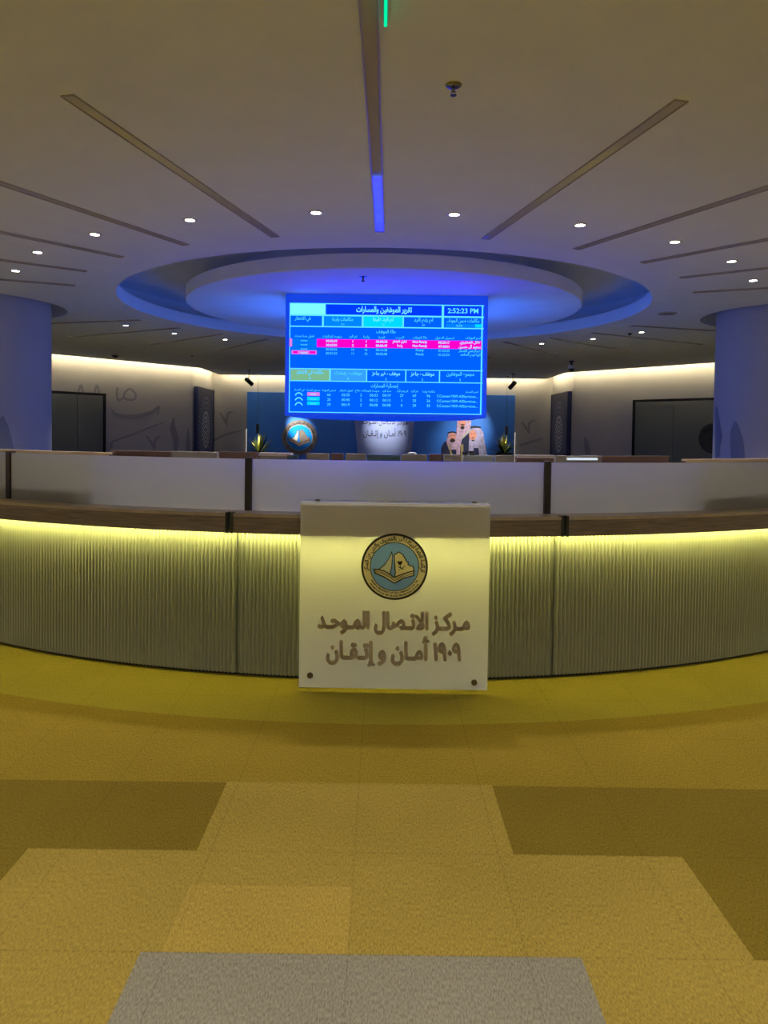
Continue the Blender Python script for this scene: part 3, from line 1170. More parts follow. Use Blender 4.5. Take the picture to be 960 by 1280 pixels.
for x0, x1, yt, mk, cap, lab in div:
    rd, zf = (5.26, 0.7306) if cap == 'paletop' else (RD, 0.0)
    a0, p0 = ang_r(x0, rd)
    a1, p1 = ang_r(x1, rd)
    am = (a0 + a1) / 2
    pm = ang_r((x0 + x1) / 2, rd)[1]
    z = at((x0 + x1) / 2, yt, pm.y).z
    th = thing('desk_divider', lab, 'desk divider', tuple(on_arc(rd, am, zf)), am, 'desk dividers inside the counter ring')
    n = max(2, int((a1 - a0) * 40))
    e0, e1 = a0 + 0.0012, a1 - 0.0012
    MB().arc([(rd - 0.03, zf), (rd, zf), (rd, z - 0.012), (rd - 0.03, z - 0.012)], e0, e1, n, C).build('panel', M_[mk], th)
    MB().arc([(rd - 0.034, z - 0.012), (rd + 0.004, z - 0.012), (rd + 0.004, z), (rd - 0.034, z)], e0, e1, n, C).build('top_edge', M_[cap or mk], th)
    if cap:
        # pale edge band on the side facing the visitor
        MB().arc([(rd + 0.004, z - 0.022), (rd + 0.012, z - 0.022), (rd + 0.012, z - 0.004), (rd + 0.004, z - 0.004)], e0, e1, n, C).build('edge_band', M_[cap], th)

# monitors and small things between the dividers
for x0, x1, yt, lab in ((459, 500, 567.6, 'dark teal monitor back below the far white sign'), (367, 381, 568.0, 'small dark teal device below the round wall emblem')):
    a0, p0 = ang_of(x0)
    a1, p1 = ang_of(x1)
    pm = ang_of((x0 + x1) / 2)[1]
    am = (a0 + a1) / 2
    z = at((x0 + x1) / 2, yt, pm.y).z
    w = (p1 - p0).length / 2 - 0.004
    th = thing('monitor', lab, 'monitor', tuple(on_arc(RD + 0.18, am, 0.73)), am)
    Ml = Matrix.Translation(on_arc(RD + 0.18, am, 0.0)) @ Matrix.Rotation(am, 4, 'Z')
    MB().box(-w, w, -0.012, 0.012, z - 0.30 if w > 0.06 else z - 0.12, z, Ml).build('panel', M_['partteal'], th)
    MB().box(-w * 0.25, w * 0.25, -0.03, -0.012, 0.74, z - 0.10, Ml).build('stand', M_['dark'], th)
    MB().box(-w * 0.7, w * 0.7, -0.055, 0.055, 0.7306, 0.745, Ml).build('base', M_['dark'], th)


def top_of(px, yt):
    p = ang_of(px)[1]
    return Vector((p.x, p.y + 0.0, at(px, yt, p.y).z))


# white coiled cable on a divider top
pc = top_of(515, 568.2)
pts = [pc + Vector((0.030 * math.cos(a) * (1 - a / 30), 0.010 * math.sin(a * 2), 0.004 + 0.008 * abs(math.sin(a)))) for a in [k * 0.35 for k in range(36)]]
tag(MB().tube(pts, 0.0035, 6).build('cable', M_['paper'], smooth=60), 'white coiled cable lying on a grey desk divider', 'cable')
# two dark cups
cupl = ['small dark cup on the pale divider below the portrait, left of the pair', 'small dark cup on the pale divider below the portrait, right of the pair']
for k, px in enumerate((581.5, 590)):
    pc = top_of(px, 569.0)
    cp = thing('cup', cupl[k], 'cup', (pc.x, pc.y + 0.016, pc.z), 0, 'dark cups on the divider')
    MB().lathe([(0.013, 0.0), (0.018, 0.003), (0.021, 0.022 + 0.006 * k), (0.019, 0.022 + 0.006 * k), (0.016, 0.005)], 20, None, cap0=True).build('body', M_['dark'], cp, world=False, smooth=40)
    MB().tube([(0.02, 0, 0.018), (0.03, 0, 0.016), (0.03, 0, 0.008), (0.018, 0, 0.005)], 0.0025, 6).build('handle', M_['dark'], cp, world=False)
# bright strip on the right divider, drawn as an emitting bar
a0, p0 = ang_of(707)
a1, p1 = ang_of(745)
zs = at(726, 573.4, p0.y).z
M_['strip'] = emat('bright_strip_white', (0.72, 0.85, 1.0), 1.0)
th = thing('bright_strip', 'bright white glowing strip on the grey divider right of the counter post', 'lamp', tuple(on_arc(RD + 0.02, (a0 + a1) / 2, zs)), 0)
MB().arc([(RD + 0.005, zs - 0.012), (RD + 0.02, zs - 0.012), (RD + 0.02, zs + 0.006), (RD + 0.005, zs + 0.006)], a0, a1, 6, C).build('housing', M_['trim'], th)
MB().arc([(RD + 0.0205, zs - 0.009), (RD + 0.024, zs - 0.009), (RD + 0.024, zs + 0.004), (RD + 0.0205, zs + 0.004)], a0 + 0.0005, a1 - 0.0005, 6, C).build('lens', M_['strip'], th)

# ------------------------------------------------------------------ doors
LA, LB = Vector((-4.95, 19.2, 0)), Vector((-7.35, 16.15, 0))


def wall_frame(sx):
    a = Vector((sx * 4.95, 19.2, 0))
    b = Vector((sx * 7.35, 16.15, 0))
    t = (b - a).normalized()          # along the wall, outwards
    nn = Vector((-t.y, t.x, 0))
    if nn.dot(Vector((C[0], C[1], 0)) - a) < 0:
        nn = -nn
    return a, t, nn


def on_wall(px, py, sx):
    a, t, nn = wall_frame(sx)
    p = at_plane(px, py, a, nn)
    return (p - a).dot(t), p.z


def wall_M(sx):
    a, t, nn = wall_frame(sx)
    # x along the wall, y up, z out of the wall
    return Matrix(((t.x, 0, nn.x, a.x), (t.y, 0, nn.y, a.y), (0, 1, 0, 0), (0, 0, 0, 1)))


for k, (sx, pin, pout, ptop) in enumerate(((-1, 130.5, 20, 490.5), (1, 793, 935, 497))):
    u0, zt0 = on_wall(pin, ptop + (1.5 if sx < 0 else 3), sx)
    u1, _ = on_wall(pout, ptop, sx)
    u1 = 3.86
    a, t, nn = wall_frame(sx)
    base = a + t * (u0 + u1) / 2
    dr = thing('door_%d' % (k + 1), 'dark glass double door with a black frame on the %s wall' % ('left' if sx < 0 else 'right'), 'door', tuple(base), 0)
    dr['kind'] = 'structure'
    WM = wall_M(sx)
    fr = MB()
    fw = 0.055
    for x0, x1, y0, y1 in ((u0, u0 + fw, 0, zt0), (u1 - fw, u1, 0, zt0), (u0 + fw, u1 - fw, zt0 - fw, zt0)):
        fr.prism([(x0, y0), (x1, y0), (x1, y1), (x0, y1)], 0.0, 0.07, WM)
    fr.build('frame', M_['doorframe'], dr)
    um = (u0 + u1) / 2
    for x0, x1 in ((u0 + fw, um - 0.006), (um + 0.006, u1 - fw)):
        MB().prism([(x0, 0.01), (x1, 0.01), (x1, zt0 - fw), (x0, zt0 - fw)], 0.012, 0.035, WM).build('pane', M_['glassdoor'], dr)
    if sx > 0:
        uc, zc = on_wall(893, 548, sx)
        ring = MB()
        Mr = WM @ Matrix.Translation((uc, zc, 0.036))
        ring.lathe([(0.33, 0), (0.33, 0.03), (0.27, 0.035), (0.27, 0.0)], 40, Mr)
        ring.lathe([(0.268, 0.0), (0.268, 0.012), (0.002, 0.012)], 40, Mr)
        ring.build('round_plate', M_['dark'], dr)['label'] = 'round dark plate on the glass'

# ------------------------------------------------------------------ wall lettering (brush strokes stuck on the walls)
def stroke(mb, pts, widths, M, h=0.004):
    n = len(pts)
    L, Rr = [], []
    for i, p in enumerate(pts):
        a = Vector(pts[max(0, i - 1)])
        b = Vector(pts[min(n - 1, i + 1)])
        t = (b - a).normalized() if (b - a).length > 1e-6 else Vector((1, 0))
        nrm = Vector((-t.y, t.x))
        w = widths[i] / 2
        L.append(Vector(p) + nrm * w)
        Rr.append(Vector(p) - nrm * w)
    poly = [tuple(p) for p in L] + [tuple(p) for p in reversed(Rr)]
    vs = [M @ Vector((p[0], p[1], h)) for p in L] + [M @ Vector((p[0], p[1], h)) for p in Rr]
    vs += [M @ Vector((p[0], p[1], 0.0005)) for p in L] + [M @ Vector((p[0], p[1], 0.0005)) for p in Rr]
    fs = [(i, i + 1, n + i + 1, n + i) for i in range(n - 1)]
    fs += [(i, 2 * n + i, 2 * n + i + 1, i + 1) for i in range(n - 1)]
    fs += [(n + i, n + i + 1, 3 * n + i + 1, 3 * n + i) for i in range(n - 1)]
    fs += [(0, n, 3 * n, 2 * n), (n - 1, 3 * n - 1, 4 * n - 1, 2 * n - 1)]
    mb.add(vs, fs)


def bez(ps, n=14):
    """Catmull-Rom through the given pixels"""
    out = []
    P = [Vector(p) for p in ps]
    P = [P[0] * 2 - P[1]] + P + [P[-1] * 2 - P[-2]]
    for i in range(1, len(P) - 2):
        for k in range(n):
            t = k / n
            a, b, c, d = P[i - 1], P[i], P[i + 1], P[i + 2]
            out.append(0.5 * ((2 * b) + (c - a) * t + (2 * a - 5 * b + 4 * c - d) * t * t + (3 * b - a - 3 * c + d) * t ** 3))
    out.append(P[-2])
    return out


def px_stroke(mb, pts, wid, conv, M, scale):
    """pts are picture points on the wall; wid in picture units"""
    sm = bez(pts)
    uv = [conv(p.x, p.y) for p in sm]
    n = len(sm)
    ws = []
    for i in range(n):
        f = i / (n - 1)
        j = f * (len(wid) - 1)
        a = int(min(j, len(wid) - 2))
        ws.append((wid[a] + (wid[a + 1] - wid[a]) * (j - a)) * scale)
    stroke(mb, uv, ws, M)


cl_ = lambda px, py: on_wall(px, py, -1)
cr_ = lambda px, py: on_wall(px, py, 1)
WML, WMR = wall_M(-1), wall_M(1)
lets = [
    ('large faint grey letter sad beside the left door', [[(170, 492), (162, 486), (155, 493), (158, 499), (168, 499), (170, 492)], [(155, 497), (148, 500), (146, 492), (147, 484)]], [2.6, 2.6]),
    ('curved faint grey brush stroke under the letters on the left wall', [[(139, 511), (145, 518), (165, 521), (188, 516), (198, 509), (197, 518)]], [1.2, 4.5, 5, 4, 2]),
    ('long slanting faint grey brush stroke on the left wall', [[(139, 560), (141, 552), (160, 545), (185, 535), (207, 527)]], [3, 2.6, 3, 2.2, 1]),
    ('faint grey tick shaped stroke low on the left wall', [[(183, 545), (189, 553), (193, 562)], [(193, 562), (194, 550), (200, 545)]], [2, 3, 2.5]),
    ('tall faint grey leaf shaped stroke near the left picture', [[(217, 521), (216, 535), (220, 550), (219, 566)]], [0.6, 9, 9, 5]),
    ('short faint grey leaf shaped stroke touching the left corner', [[(235, 535), (235, 550), (236, 566)]], [1, 7, 6]),
    ('faint grey peak shaped mark left above the left door', [[(98, 490), (101, 482), (104, 490)]], [2, 3.4, 2]),
    ('faint grey peak shaped mark right above the left door', [[(118, 491), (121, 482), (124, 491)]], [2, 3.4, 2]),
]
for lab, sts, wd in lets:
    mb = MB()
    for st in sts:
        px_stroke(mb, st, wd, cl_, WML, 0.0195)
    o = mb.build('wall_lettering', M_['decal'])
    tag(o, lab, 'wall lettering', 'faint lettering on the walls')
rlets = [('faint grey leaf shaped stroke low on the right wall', [[(731, 545), (733, 555), (735, 568)]], [0.8, 8, 8])]
for lab, sts, wd in rlets:
    mb = MB()
    for st in sts:
        px_stroke(mb, st, wd, cr_, WMR, 0.0195)
    tag(mb.build('wall_lettering', M_['decal']), lab, 'wall lettering', 'faint lettering on the walls')
# on the back wall
BWM = Matrix(((1, 0, 0, 0), (0, 0, -1, 21.6), (0, 1, 0, 0), (0, 0, 0, 1)))


def cb_(px, py):
    p = at(px, py, 21.6)
    return (p.x, p.z)


blets = [
    ('faint grey forked stroke on the back wall left of the blue panel', [[(275, 516), (280, 524), (284, 532)], [(283, 527), (285, 517), (291, 515)]], [2, 3, 1.6]),
    ('faint grey slanting stroke on the back wall left of the blue panel', [[(266, 551), (283, 543), (302, 538)]], [3.4, 3, 1]),
    ('faint grey forked stroke on the back wall right of the blue panel', [[(652, 528), (657, 534), (661, 542)], [(661, 540), (662, 529), (669, 525)]], [2, 3, 1.6]),
    ('faint grey slanting stroke on the back wall right of the blue panel', [[(650, 557), (665, 552), (679, 548)]], [3.4, 3, 1.5]),
]
for lab, sts, wd in blets:
    mb = MB()
    for st in sts:
        px_stroke(mb, st, wd, cb_, BWM, 0.0233)
    tag(mb.build('wall_lettering', M_['decal']), lab, 'wall lettering', 'faint lettering on the walls')


# leaves stuck on the columns
def col_leaf(sx, prof, lab, matk='decal2'):
    """prof rows: (angle left, angle right, z); angle 0 faces the camera side, growing to the right"""
    vs, fs = [], []
    m = 6
    for (b0, b1, z) in prof:
        for k in range(m + 1):
            a = R_(b0 + (b1 - b0) * k / m)
            r = COLR + 0.004
            vs.append((sx * COLX + r * math.sin(a), C[1] - r * math.cos(a), z))
    for j in range(len(prof) - 1):
        for k in range(m):
            fs.append((j * (m + 1) + k, j * (m + 1) + k + 1, (j + 1) * (m + 1) + k + 1, (j + 1) * (m + 1) + k))
    o = MB().add(vs, fs).build('column_leaf', M_[matk])
    so = o.modifiers.new('thick', 'SOLIDIFY')
    so.thickness = 0.003
    so.offset = -1
    tag(o, lab, 'column decal', 'leaf shapes on the columns')


def col_ang(px, py, sx):
    d = ray(px, py)
    o = Vector((EYE.x - sx * COLX, EYE.y - C[1]))
    v = Vector((d.x, d.y))
    A, B, Cc = v.dot(v), 2 * o.dot(v), o.dot(o) - COLR ** 2
    q = B * B - 4 * A * Cc
    t = (-B - math.sqrt(max(0, q))) / (2 * A)
    p = o + v * t
    return math.degrees(math.atan2(p.x, -p.y)), EYE.z + d.z * t


def leaf_px(sx, rows, lab):
    prof = []
    for xl, xr, y in rows:
        a0, z = col_ang(xl, y, sx)
        a1, _ = col_ang(xr, y, sx)
        prof.append((a0, a1, z))
    col_leaf(sx, prof, lab)


leaf_px(-1, [(2, 4, 520), (-6, 10, 532), (-12, 14, 548), (-16, 17, 562), (-18, 19, 580)], 'large faint leaf shape low on the left column')
leaf_px(1, [(918.5, 920, 527), (914, 925, 538), (913, 929, 550), (914, 931, 565), (915, 931, 580)], 'larger faint leaf shape low on the right column')
leaf_px(1, [(895, 896.5, 508), (894.5, 899, 522), (894, 903, 545), (894.5, 900, 560), (895, 899, 580)], 'narrow faint leaf shape at the edge of the right column')

# ------------------------------------------------------------------ navy pictures on the return walls
for sx, lab in ((-1, 'tall navy picture with a pale rosette on the left return wall'), (1, 'tall navy picture with a pale rosette on the right return wall')):
    y0, y1 = 19.42, 21.25
    zt_ = 2.56
    zb_ = 0.45
    x = sx * 4.95
    th = thing('wall_picture', lab, 'picture', (x, (y0 + y1) / 2, zb_))
    W = Matrix(((0, 0, -sx, x), (1, 0, 0, 0), (0, 1, 0, 0), (0, 0, 0, 1)))
    MB().prism([(y0, zb_), (y1, zb_), (y1, zt_), (y0, zt_)], 0.0, 0.10, W).build('canvas', M_['artnavy'], th)
    fr = MB()
    for a in ((y0 - 0.03, y0, zb_ - 0.03, zt_ + 0.03), (y1, y1 + 0.03, zb_ - 0.03, zt_ + 0.03), (y0, y1, zt_, zt_ + 0.03), (y0, y1, zb_ - 0.03, zb_)):
        fr.prism([(a[0], a[2]), (a[1], a[2]), (a[1], a[3]), (a[0], a[3])], 0, 0.115, W)
    fr.build('frame', M_['artnavy'], th)
    ro = MB()
    cyy, czz = (y0 + y1) / 2, 1.46
    for ring_i, (rr, n, sz) in enumerate(((0.10, 10, 0.05), (0.2, 16, 0.05), (0.30, 22, 0.055), (0.41, 28, 0.06), (0.53, 34, 0.062), (0.65, 40, 0.06), (0.76, 46, 0.05))):
        ro.mat(0 if ring_i < 4 else 1)
        for k in range(n):
            a = 2 * PI * (k + 0.5 * (ring_i % 2)) / n
            cxx, cz2 = cyy + rr * math.cos(a), czz + rr * 1.15 * math.sin(a)
            d1 = Vector((math.cos(a), math.sin(a)))
            d2 = Vector((-d1.y, d1.x))
            q = [Vector((cxx, cz2)) + d1 * sz, Vector((cxx, cz2)) + d2 * sz * 0.5, Vector((cxx, cz2)) - d1 * sz, Vector((cxx, cz2)) - d2 * sz * 0.5]
            ro.prism([tuple(v) for v in q], 0.1, 0.103, W)
    ro.build('rosette', [M_['artwhite'], M_['artmid']], th)

# ------------------------------------------------------------------ back wall things
# round emblem
ec = at(374.5, 547, PY)
er = (at(396.5, 547, PY).x - at(352.5, 547, PY).x) / 2
wb = thing('wall_emblem', 'round wall emblem with a spotlit open book on bright blue', 'emblem', (ec.x, PY, ec.z))
M_['wem_gold'] = mat('wall_emblem_gold', (0.26, 0.22, 0.20), 0.35, metal=0.3)
M_['wem_pale'] = mat('wall_emblem_pale', (0.55, 0.50, 0.46), 0.4)
M_['wem_blue'] = mat('wall_emblem_blue', (0.0, 0.27, 0.90), 0.35)
M_['wem_pink'] = mat('wall_emblem_book', (0.80, 0.52, 0.42), 0.4)
M_['wem_white'] = mat('wall_emblem_white', (0.80, 0.72, 0.62), 0.4)
emblem(wb, ec.x, ec.z, er, PY, 6.0, world=True, mats=(M_['wem_gold'], M_['wem_gold'], M_['wem_blue'], M_['wem_white'], M_['wem_pink']))
# far sign
fz = PY - 0.10
p0, p1 = at(443, 524, fz), at(518, 524, fz)
q0, q1 = at(447, 566, fz), at(514, 566, fz)
zt2 = 2.05
fs_ = thing('wall_sign', 'tapered white sign with dark Arabic lettering on the back panel', 'sign', ((p0.x + p1.x) / 2, PY, 0.3))
slope0, slope1 = (q0.x - p0.x) / (p0.z - q0.z), (q1.x - p1.x) / (p0.z - q0.z)
BM = Matrix(((1, 0, 0, 0), (0, 0, -1, PY), (0, 1, 0, 0), (0, 0, 0, 1)))
zbb = 0.35
xl_ = lambda z: p0.x + slope0 * (p0.z - z)
xr_ = lambda z: p1.x + slope1 * (p0.z - z)
M_['farsign'] = mat('far_sign_blue_light', (0.38, 0.47, 0.85), 0.3)  # blue light falling on the white sign put into its base colour
M_['farletter'] = mat('far_sign_letter', (0.05, 0.05, 0.08), 0.5)
MB().prism([(xl_(zbb), zbb), (xr_(zbb), zbb), (xr_(zt2), zt2), (xl_(zt2), zt2)], 0.03, 0.10, BM).build('plate', M_['farsign'], fs_)
MB().prism([(xl_(zbb) + 0.2, zbb + 0.1), (xr_(zbb) - 0.2, zbb + 0.1), (xr_(zt2) - 0.2, zt2 - 0.1), (xl_(zt2) + 0.2, zt2 - 0.1)], 0.0006, 0.03, BM).build('bracket', M_['dark'], fs_)
for t, a, b, y, hpx in (('١٩٠٩ أمـان و إتـقـان', 454, 508, 541.5, 10.5), ('مـركـز الاتـصال المـوحـد', 452, 510, 527.5, 9)):
    pa, pb = at(a, y, fz), at(b, y, fz)
    lm = MB()
    put_text(lm, shape_ar(t), Matrix.Translation((0, fz, 0)) @ SM, (pa.x + pb.x) / 2, pa.z, h=hpx * 0.0233, w=pb.x - pa.x, offset=0.012, depth=0.006)
    lm.build('lettering', M_['farletter'], fs_)

# portrait of three men: flat cut-out print
pp = thing('portrait_print', 'printed cut out portrait of three men in headscarves on the back panel', 'picture', (at(583, 560, PY).x, PY, 0.5))


def pz(x, y):
    p = at(x, y, PY)
    return (p.x, p.z)


def flat(nm, polys, m, lay):
    for pts in polys:
        MB().prism([pz(x, y) for x, y in pts], 0.0006, 0.012 + 0.003 * lay, BM).build(nm, m, pp)


def ell(cx, cy, rx, ry, n=18):
    return [(cx + rx * math.cos(2 * PI * k / n), cy + ry * math.sin(2 * PI * k / n)) for k in range(n)]


flat('robe', [[(551, 590), (551.5, 560), (555, 553), (561, 549), (571, 553), (574, 590)], [(573, 590), (573.5, 556), (578, 545), (584, 540), (592, 548), (592, 590)],
              [(588, 590), (588, 556), (592, 550), (604, 550), (608, 560), (608, 590)]], M_['robe'], 0)
flat('headscarf', [[(570.5, 570), (570, 548), (571, 530), (573, 518), (577, 514), (583, 514), (588, 518), (589, 528), (588, 536), (583, 542), (578, 546), (575, 560), (575, 590), (571, 590)]], M_['scarf'], 1)
flat('headscarf', [[(585, 590), (586, 552), (588, 540), (590, 535), (600, 535), (604, 540), (606, 555), (609, 570), (610, 590), (601, 590), (598, 560), (592, 560), (591, 590)]], M_['scarf2'], 2)
flat('headscarf', [[(558, 552), (560, 543), (564, 540), (570, 541), (573, 545), (573, 556), (570, 562), (561, 562)]], M_['scarf'], 2)
flat('beard', [ell(578, 534.6, 2.6, 2.0), ell(591.2, 550.6, 1.8, 1.0), ell(565.5, 550.8, 3.6, 2.2)], M_['beard'], 4)
flat('face', [ell(577.8, 527.0, 4.3, 7.2), ell(590.8, 544, 4.6, 6.2), ell(565.5, 546, 4.2, 4.6)], M_['skin'], 3)
flat('moustache', [[(575.6, 530.6), (578, 530), (580.4, 530.6), (580.4, 531.4), (575.6, 531.4)], [(563.4, 548.4), (565.5, 547.9), (567.6, 548.4), (567.6, 549.2), (563.4, 549.2)],
                   [(589.2, 547.2), (590.8, 546.7), (592.4, 547.2), (592.4, 547.8), (589.2, 547.8)]], M_['beard'], 5)
flat('eye', [ell(x, y, 0.7, 0.4, 8) for x, y in ((576, 524.6), (579.8, 524.6), (589, 542), (592.8, 542), (563.9, 544.6), (567.1, 544.6))], M_['beard'], 4)
flat('head_cord', [[(588, 533.3), (594, 532.4), (601, 533.4), (601, 535.4), (594, 534.6), (588, 535.4)], [(560, 540.2), (565.5, 539), (571, 540.4), (571, 542), (565.5, 540.8), (560, 541.8)]], M_['beard'], 4)
flat('robe_trim', [[(576, 590), (576, 556), (579, 555), (579.5, 590)], [(567.5, 590), (560.5, 556), (562.5, 556), (570.5, 590)]], M_['robe_gold'], 3)
flat('scarf_fold', [[(576, 547), (588, 536), (589, 538), (577, 549.5)]], M_['print_white'], 4)


# plants, pendants
def plant(px, base_py, Y, seed, lab, yellow):
    rnd = random.Random(seed)
    b = at(px, base_py, Y)
    th = thing('potted_plant', lab, 'plant', (b.x, Y, 0), 0, 'spiky plants on the planters')
    h = b.z
    MB().lathe([(0.17, 0.0), (0.19, 0.01), (0.25, h - 0.02), (0.255, h), (0.23, h), (0.225, h - 0.05), (0.01, h - 0.05)], 28, None, cap0=True).build('planter', M_['pot'], th, world=False, smooth=40)
    dark, lit = MB(), MB()
    for k in range(46):
        a = rnd.uniform(0, 2 * PI)
        el = rnd.uniform(0.25, 1.45)
        L = rnd.uniform(0.42, 0.66)
        w = rnd.uniform(0.018, 0.034)
        inner = el > 0.85 and rnd.random() < yellow
        mb = lit if inner else dark
        d = Vector((math.cos(a) * math.cos(el), math.sin(a) * math.cos(el), math.sin(el)))
        sd = Vector((-math.sin(a), math.cos(a), 0))
        p = Vector((d.x * 0.03, d.y * 0.03, h - 0.05))
        vs = []
        n = 7
        for i in range(n + 1):
            f = i / n
            ww = w * (math.sin(PI * min(1, f * 0.85 + 0.12))) + 0.001
            q = p + d * L * f + Vector((0, 0, -0.30 * L * f * f * math.cos(el)))
            vs += [q - sd * ww, q + Vector((0, 0, -0.006)), q + sd * ww]
        fs = []
        for i in range(n):
            fs += [(3 * i, 3 * i + 1, 3 * i + 4, 3 * i + 3), (3 * i + 1, 3 * i + 2, 3 * i + 5, 3 * i + 4)]
        mb.add(vs, fs)
    dark.build('foliage', M_['leaf_d'], th, world=False, smooth=60)
    lit.build('young_leaves', M_['leaf_l'], th, world=False, smooth=60)['label'] = 'pale yellow inner leaves'


plant(324, 564, 20.6, 3, 'spiky potted plant left of the round wall emblem', 0.75)
plant(630, 566, 20.6, 5, 'spiky yellow green potted plant right of the portrait', 0.9)
for px, ytop, ybot, lab in ((322, 530, 542, 'dark pendant lamp above the left plant'), (633, 532.5, 544, 'dark pendant lamp above the right plant')):
    pa, pb = at(px, ytop, 20.6), at(px, ybot, 20.6)
    th = thing('pendant_lamp', lab, 'lamp', (pa.x, 20.6, pb.z), 0, 'pendant lamps over the plants')
    hh = pa.z - pb.z
    MB().lathe([(0.028, 0.01), (0.042, 0.0), (0.042, hh - 0.01), (0.03, hh), (0.006, hh)], 24, None, cap1=True).build('shade', M_['dark'], th, world=False, smooth=40)
    MB().lathe([(0.004, hh), (0.004, ZC - pb.z)], 8).build('cord', M_['dark'], th, world=False)
    MB().lathe([(0.05, ZC - pb.z - 0.02), (0.05, ZC - pb.z)], 20, None, cap0=True, cap1=True).build('canopy', M_['dark'], th, world=False)
    MB().lathe([(0.002, 0.009), (0.028, 0.009)], 20).build('bulb', M_['lamp'], th, world=False)
    light('pendant_light', 'SPOT', th, (0, 0, -0.01), 14, (1.0, 0.92, 0.66), spot_size=R_(80), spot_blend=0.6, shadow_soft_size=0.03)


# track spots near the back wall
def track_spot(px, ytop, ybot, Y, cone, lab, target, power):
    pa = at(px, ytop, Y)
    th = thing('spot_lamp', lab, 'lamp', (pa.x, Y, ZC), 0, 'black spot lamps hung near the back wall')
    drop = 0.30
    MB().lathe([(0.05, 0.0), (0.05, -0.02), (0.012, -0.022), (0.012, -drop)], 16, None, cap0=True, cap1=True).build('stem', M_['dark'], th, world=False)
    tv = (Vector(target) - Vector((pa.x, Y, ZC - drop))).normalized()
    q = tv.to_track_quat('Z', 'Y').to_matrix().to_4x4()
    Mh = Matrix.Translation((0, 0, -drop)) @ q
    MB().lathe([(0.03, -0.14), (0.055, -0.12), (0.06, 0.14), (0.05, 0.14), (0.045, 0.09)], 24, Mh, cap0=True).build('head', M_['dark'], th, world=False, smooth=40)
    MB().lathe([(0.001, 0.095), (0.045, 0.095)], 20, Mh).build('lens', M_['lamp'], th, world=False)
    qq = (-tv).to_track_quat('Z', 'Y').to_euler()
    light('spot_light', 'SPOT', th, Vector((0, 0, -drop)) + tv * 0.16, power, (1.0, 0.93, 0.80), tuple(qq), spot_size=R_(cone), spot_blend=1.0, shadow_soft_size=0.04)


track_spot(311, 466, 478, 19.6, 20, 'black spot lamp hung at the left above the blue panel', (ec.x, PY, ec.z + 0.27), 900)
track_spot(641, 470, 483, 19.6, 44, 'black spot lamp hung at the right above the blue panel', (at(583, 540, PY).x, PY, 1.45), 240)
track_spot(480, 470, 483, 19.9, 46, 'black spot lamp hung behind the screen', (at(481, 533, PY).x, PY, 1.60), 260)

# ------------------------------------------------------------------ downlights
RDL = 4.33
STEP = 360 / 27.0
ordn = ['nearest', 'second', 'third', 'fourth', 'fifth']


def make_downlight(lab):
    th = thing('downlight', lab, 'ceiling light', (0, 0, ZC), 0, 'lit round downlights in the ceiling')
    MB().lathe([(0.036, 0.0), (0.036, -0.004), (0.050, -0.006), (0.056, -0.002), (0.056, 0.0)], 28).build('trim_ring', M_['trim'], th, world=False, smooth=40)
    MB().lathe([(0.001, -0.003), (0.036, -0.003)], 24).build('lens', M_['lamp'], th, world=False)
    return th


spots = []
for k in range(5):
    a = STEP * (k + 0.5)
    for sx, nm in ((-1, 'left'), (1, 'right')):
        spots.append((sx * a, RDL, 'lit ceiling downlight in front of the recess, %s one %s of the centre slot' % (ordn[k], nm)))
for j, k in enumerate((10, 9, 8)):
    a = STEP * (k + 0.5)
    for sx, nm in ((-1, 'left'), (1, 'right')):
        spots.append((sx * a, RDL, 'lit ceiling downlight beyond the recess, %s one %s of the screen' % (ordn[j], nm)))
# a further ring over the visitors' side, above and behind the camera
outer = [(sx * STEP * (k + 0.5), 8.6) for k in range(5) for sx in (-1, 1)]
proto = None
for a, r, lab in spots:
    p = on_arc(r, R_(a), ZC)
    if proto is None:
        proto = make_downlight(lab)
        proto.location = p
    else:
        dup(proto, p, 0, lab)
for i, (a, r) in enumerate(outer):
    p = on_arc(r, R_(a), ZC)
    lab = 'lit ceiling downlight above the visitors, %s one %s of the centre, outside the picture' % (ordn[i // 2], 'left' if a < 0 else 'right')
    dup(proto, p, 0, lab)
for o in [o for o in COL.objects if o.name.startswith('downlight')]:
    far = (Vector(o.location).xy - Vector(C)).length > 7
    light('downlight_lamp', 'SPOT', o, (0, 0, -0.012), OUTER_W if far else DOWNLIGHT_W, WARM, spot_size=R_(110 if far else 100), spot_blend=0.8, shadow_soft_size=0.03)

# ------------------------------------------------------------------ radial slots
SOFF = -0.6


def make_slot(lab, r0, r1):
    th = thing('ceiling_slot', lab, 'ceiling slot light', (0, 0, ZC), 0, 'unlit slot lights running out from the recess')
    w, f = 0.029, 0.008
    fr = MB()
    fr.box(-w - f, -w, -r1, -r0, -0.008, 0)
    fr.box(w, w + f, -r1, -r0, -0.008, 0)
    fr.box(-w - f, w + f, -r1 - f, -r1, -0.008, 0)
    fr.box(-w - f, w + f, -r0, -r0 + f, -0.008, 0)
    fr.build('frame', M_['slotframe'], th, world=False)
    MB().box(-w, w, -r1, -r0, -0.004, 0).build('diffuser', M_['slot'], th, world=False)
    return th


